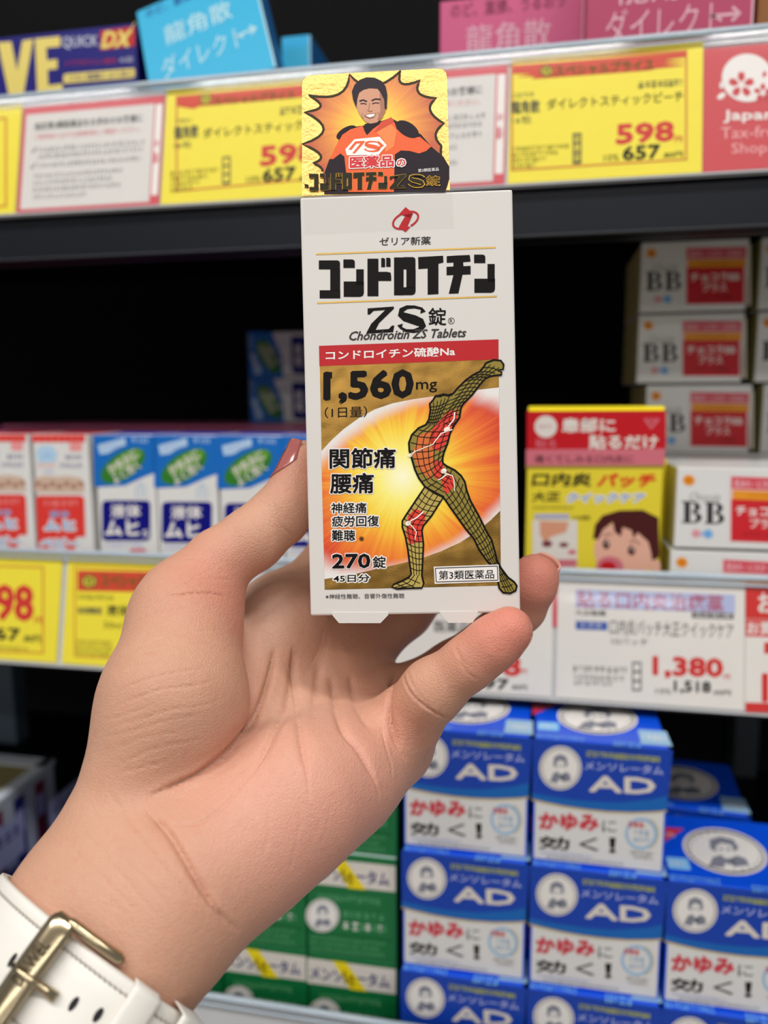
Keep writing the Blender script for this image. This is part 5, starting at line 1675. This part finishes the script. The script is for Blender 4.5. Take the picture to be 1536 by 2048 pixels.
# ------------------------------------------------------------------ wristwatch strap
mw = Vector((H3(163, 1861, 212) + H3(352, 1790, 212)) / 2); mf = Vector((H3(-189, 2360, 182) + H3(10, 2275, 182)) / 2)
AX_ = (mf - mw).normalized()
NV = -(CF - AX_ * CF.dot(AX_)).normalized()          # from the wrist towards the viewer
TV = NV.cross(AX_)
if TV.dot(CR) < 0: TV = -TV                          # towards the little finger side
SW = .0218                                            # strap width
NPHI = 120


def wrist_r(phi, s):
    d = NV * math.cos(phi) + TV * math.sin(phi)
    c = mw + AX_ * s
    h_ = bvh.ray_cast(c + d * .07, -d, .07)
    return (h_[0] - c).length if h_[0] is not None else .03


# where along the arm the strap starts: its upper edge crosses this pixel line
S0 = .01
best = 1e9
for k in range(100):
    s = -.005 + .0006 * k
    c = mw + AX_ * s + NV * (wrist_r(0, s) + .002)
    x, y = to_px(c)
    e = abs(y - (1790 + .647 * x))
    if e < best: best, S0 = e, s
Rw = np.array([[wrist_r(2 * math.pi * i / NPHI, S0 + SW * w) for w in (0, .5, 1)] for i in range(NPHI)])
R0_ = Rw.copy()
for it_ in range(14):
    sm_ = (np.roll(Rw, 1, 0) + np.roll(Rw, -1, 0) + Rw) / 3
    Rw = np.maximum(R0_, sm_) if it_ < 13 else np.maximum(R0_, sm_)
Rmid = Rw + .0007


def strap_pt(phi, w, h):
    """phi round the wrist (0 = facing the viewer), w 0..1 across the strap from the hand side, h height above its underside"""
    f_ = (phi / (2 * math.pi) * NPHI) % NPHI
    i = int(f_); t = f_ - i
    r3 = Rmid[i % NPHI] * (1 - t) + Rmid[(i + 1) % NPHI] * t
    r = r3[0] + (r3[2] - r3[0]) * w
    return mw + AX_ * (S0 + SW * w) + (NV * math.cos(phi) + TV * math.sin(phi)) * (r + h)


def px_strap(x, y, h=.0025):
    best = None
    for i in range(-70, 71):
        for j in range(-6, 27):
            p_, w = math.radians(i * 1.4), j / 20
            X, Y2 = to_px(strap_pt(p_, w, h))
            e = (X - x) ** 2 + (Y2 - y) ** 2
            if best is None or e < best[0]: best = (e, p_, w)
    return best[1], best[2]


m_strap = mat('strap_leather', (226, 222, 214), 0.42, spec=.4, mottle=.02)
m_thread = mat('strap_thread', (176, 168, 158), .7)
m_holeshade = mat('strap_hole', (30, 26, 30), .8)
m_buckle = mat('buckle_metal', (184, 168, 138), 0.2, metal=1.0)
watch = thing('wristwatch', 'white leather wristwatch strap with champagne buckle round the wrist, lower left', 'watch', Matrix.Translation(mw + AX_ * S0))
WI = watch.matrix_world.inverted()


def skin_grid(pts, closed_u=False):
    """pts[u][v] -> verts, faces (closed round v)"""
    nu, nv_ = len(pts), len(pts[0])
    vs = [WI @ q for r in pts for q in r]
    fs = []
    for u in range(nu if closed_u else nu - 1):
        for v in range(nv_):
            a, b_ = u * nv_ + v, u * nv_ + (v + 1) % nv_
            c, d = ((u + 1) % nu) * nv_ + (v + 1) % nv_, ((u + 1) % nu) * nv_ + v
            fs.append([a, b_, c, d])
    if not closed_u:
        fs.append(list(range(nv_))[::-1]); fs.append([(nu - 1) * nv_ + v for v in range(nv_)])
    return vs, fs


prof = [(0, .0000), (-.012, .0005), (-.012, .0009), (.0, .0011), (-.010, .0014), (-.004, .0020), (.03, .0023), (.09, .0024), (.125, .0022), (.16, .0026), (.3, .0029), (.5, .0030), (.7, .0029), (.84, .0026), (.875, .0022), (.91, .0024), (.97, .0023), (1.004, .0020), (1.010, .0014), (1.0, .0011), (1.012, .0009), (1.012, .0005), (1.0, 0)]
pts = [[strap_pt(2 * math.pi * i / 180, w, h) for w, h in prof] for i in range(180)]
vs, fs = skin_grid(pts, True)
strap_o = mesh_obj('strap', vs, fs, m_strap, None, watch, smooth=True)
# stitching
b = bmesh.new()
for w in (.125, .875):
    for k in range(96):
        p0 = -math.pi * .75 + k * .0491
        q = [WI @ strap_pt(p0 + .033 * t / 4, w + .012 * (t / 4 - .5), .0023 + .0003 * math.sin(math.pi * t / 4)) for t in range(5)]
        tube_bm(b, q, .00030, 5)
bm_obj('stitching', b, m_thread, strap_o)
# punched holes: flat dark ovals, the shade inside them painted as colour
b = bmesh.new()
for x, y in ((26, 1921), (145, 2005), (193, 2034), (245, 2062)):
    p_, w = px_strap(x, y)
    ring_ = []
    for k in range(16):
        a = 2 * math.pi * k / 16
        ring_.append(b.verts.new(WI @ strap_pt(p_ + .0007 / .027 * math.cos(a), w + (.0016 * math.sin(a)) / SW, .00312)))
    b.faces.new(ring_)
bm_obj('strap_hole_shade', b, m_holeshade, strap_o)


def band(phi0, phi1, w0, w1, lift, th, name, parent, m, nu=8):
    """a leather loop lying across the strap"""
    P = []
    for i in range(25):
        t = i / 24
        w = w0 + (w1 - w0) * t
        edge = min(1, min(t, 1 - t) / .035)
        h = .0008 + (lift - .0008) * math.sin(edge * math.pi / 2) ** .7
        row = []
        for (u, hh) in ((0, 0), (-.03, th * .5), (.02, th * .9), (.15, th), (.5, th * 1.12), (.85, th), (.98, th * .9), (1.03, th * .5), (1, 0)):
            row.append(strap_pt(phi0 + (phi1 - phi0) * u, w, h + hh))
        P.append(row)
    v_, f_ = skin_grid(P)
    return mesh_obj(name, v_, f_, m, None, parent, smooth=True)


p0, _ = px_strap(268, 1965); p1, _ = px_strap(318, 1990)
band(p0, p1, -.05, 1.05, .0032, .0015, 'keeper_loop', watch, m_strap)
p0, _ = px_strap(352, 2010); p1, _ = px_strap(392, 2035)
p1 = max(p1, p0 + .16)
band(p0, p1, -.08, 1.1, .0056, .0014, 'keeper_loop', watch, m_strap)
# buckle
pb, _ = px_strap(100, 1905)
buckle = thing('buckle', None, None, Matrix.Identity(4))
buckle.parent = watch
bm = bmesh.new()


def bar(path, prof_):
    P = []
    for (ph, w, h, sc_) in path:
        P.append([strap_pt(ph + du * sc_, w + dw * sc_, h + dh * sc_) for du, dw, dh in prof_])
    v_, f_ = skin_grid(P)
    vv = [bm.verts.new(q) for q in v_]
    for f in f_: bm.faces.new([vv[i] for i in f]).smooth = True


RP = .030
arcprof = [(.0037 / RP * math.cos(2 * math.pi * k / 14), 0, .0014 * math.sin(2 * math.pi * k / 14)) for k in range(14)]
bar([(pb, -.145 + 1.29 * t, .0056 + .0006 * math.sin(math.pi * t), .55 if i in (0, 20) else (.86 if i in (1, 19) else 1)) for i, t in [(i, i / 20) for i in range(21)]], arcprof)
sideprof = [(0, .0013 / SW * math.cos(2 * math.pi * k / 12), .0013 * math.sin(2 * math.pi * k / 12)) for k in range(12)]
for w in (-.105, 1.105):
    bar([(pb + .015 + .56 * t, w, .0054 - .0036 * t ** 1.5, 1 if 0 < i < 12 else .6) for i, t in [(i, i / 12) for i in range(13)]], sideprof)
bm_obj('buckle_frame', bm, m_buckle, buckle)
bm = bmesh.new()
tube_bm(bm, [WI @ strap_pt(pb - .12, .5, .0072), WI @ strap_pt(pb, .5, .0080), WI @ strap_pt(pb + .10, .5, .0066), WI @ strap_pt(pb + .20, .5, .0042), WI @ strap_pt(pb + .30, .5, .0038)], [.0007, .0010, .0010, .0011, .0013], 8)
bm_obj('buckle_tongue', bm, m_buckle, buckle)
bm = bmesh.new()
TV_, TF_ = text_mesh('DAWEL', 0.0)
tv = [bm.verts.new(WI @ strap_pt(pb - .055 + .11 * (1 - b_), .60 - .44 * a_, .00785)) for a_, b_ in TV_]
for f_ in TF_:
    if len(set(f_)) > 2: bm.faces.new([tv[k] for k in f_])
bm_obj('buckle_engraving', bm, mat('buckle_engraved', (70, 58, 42), .5, metal=0.6), buckle)
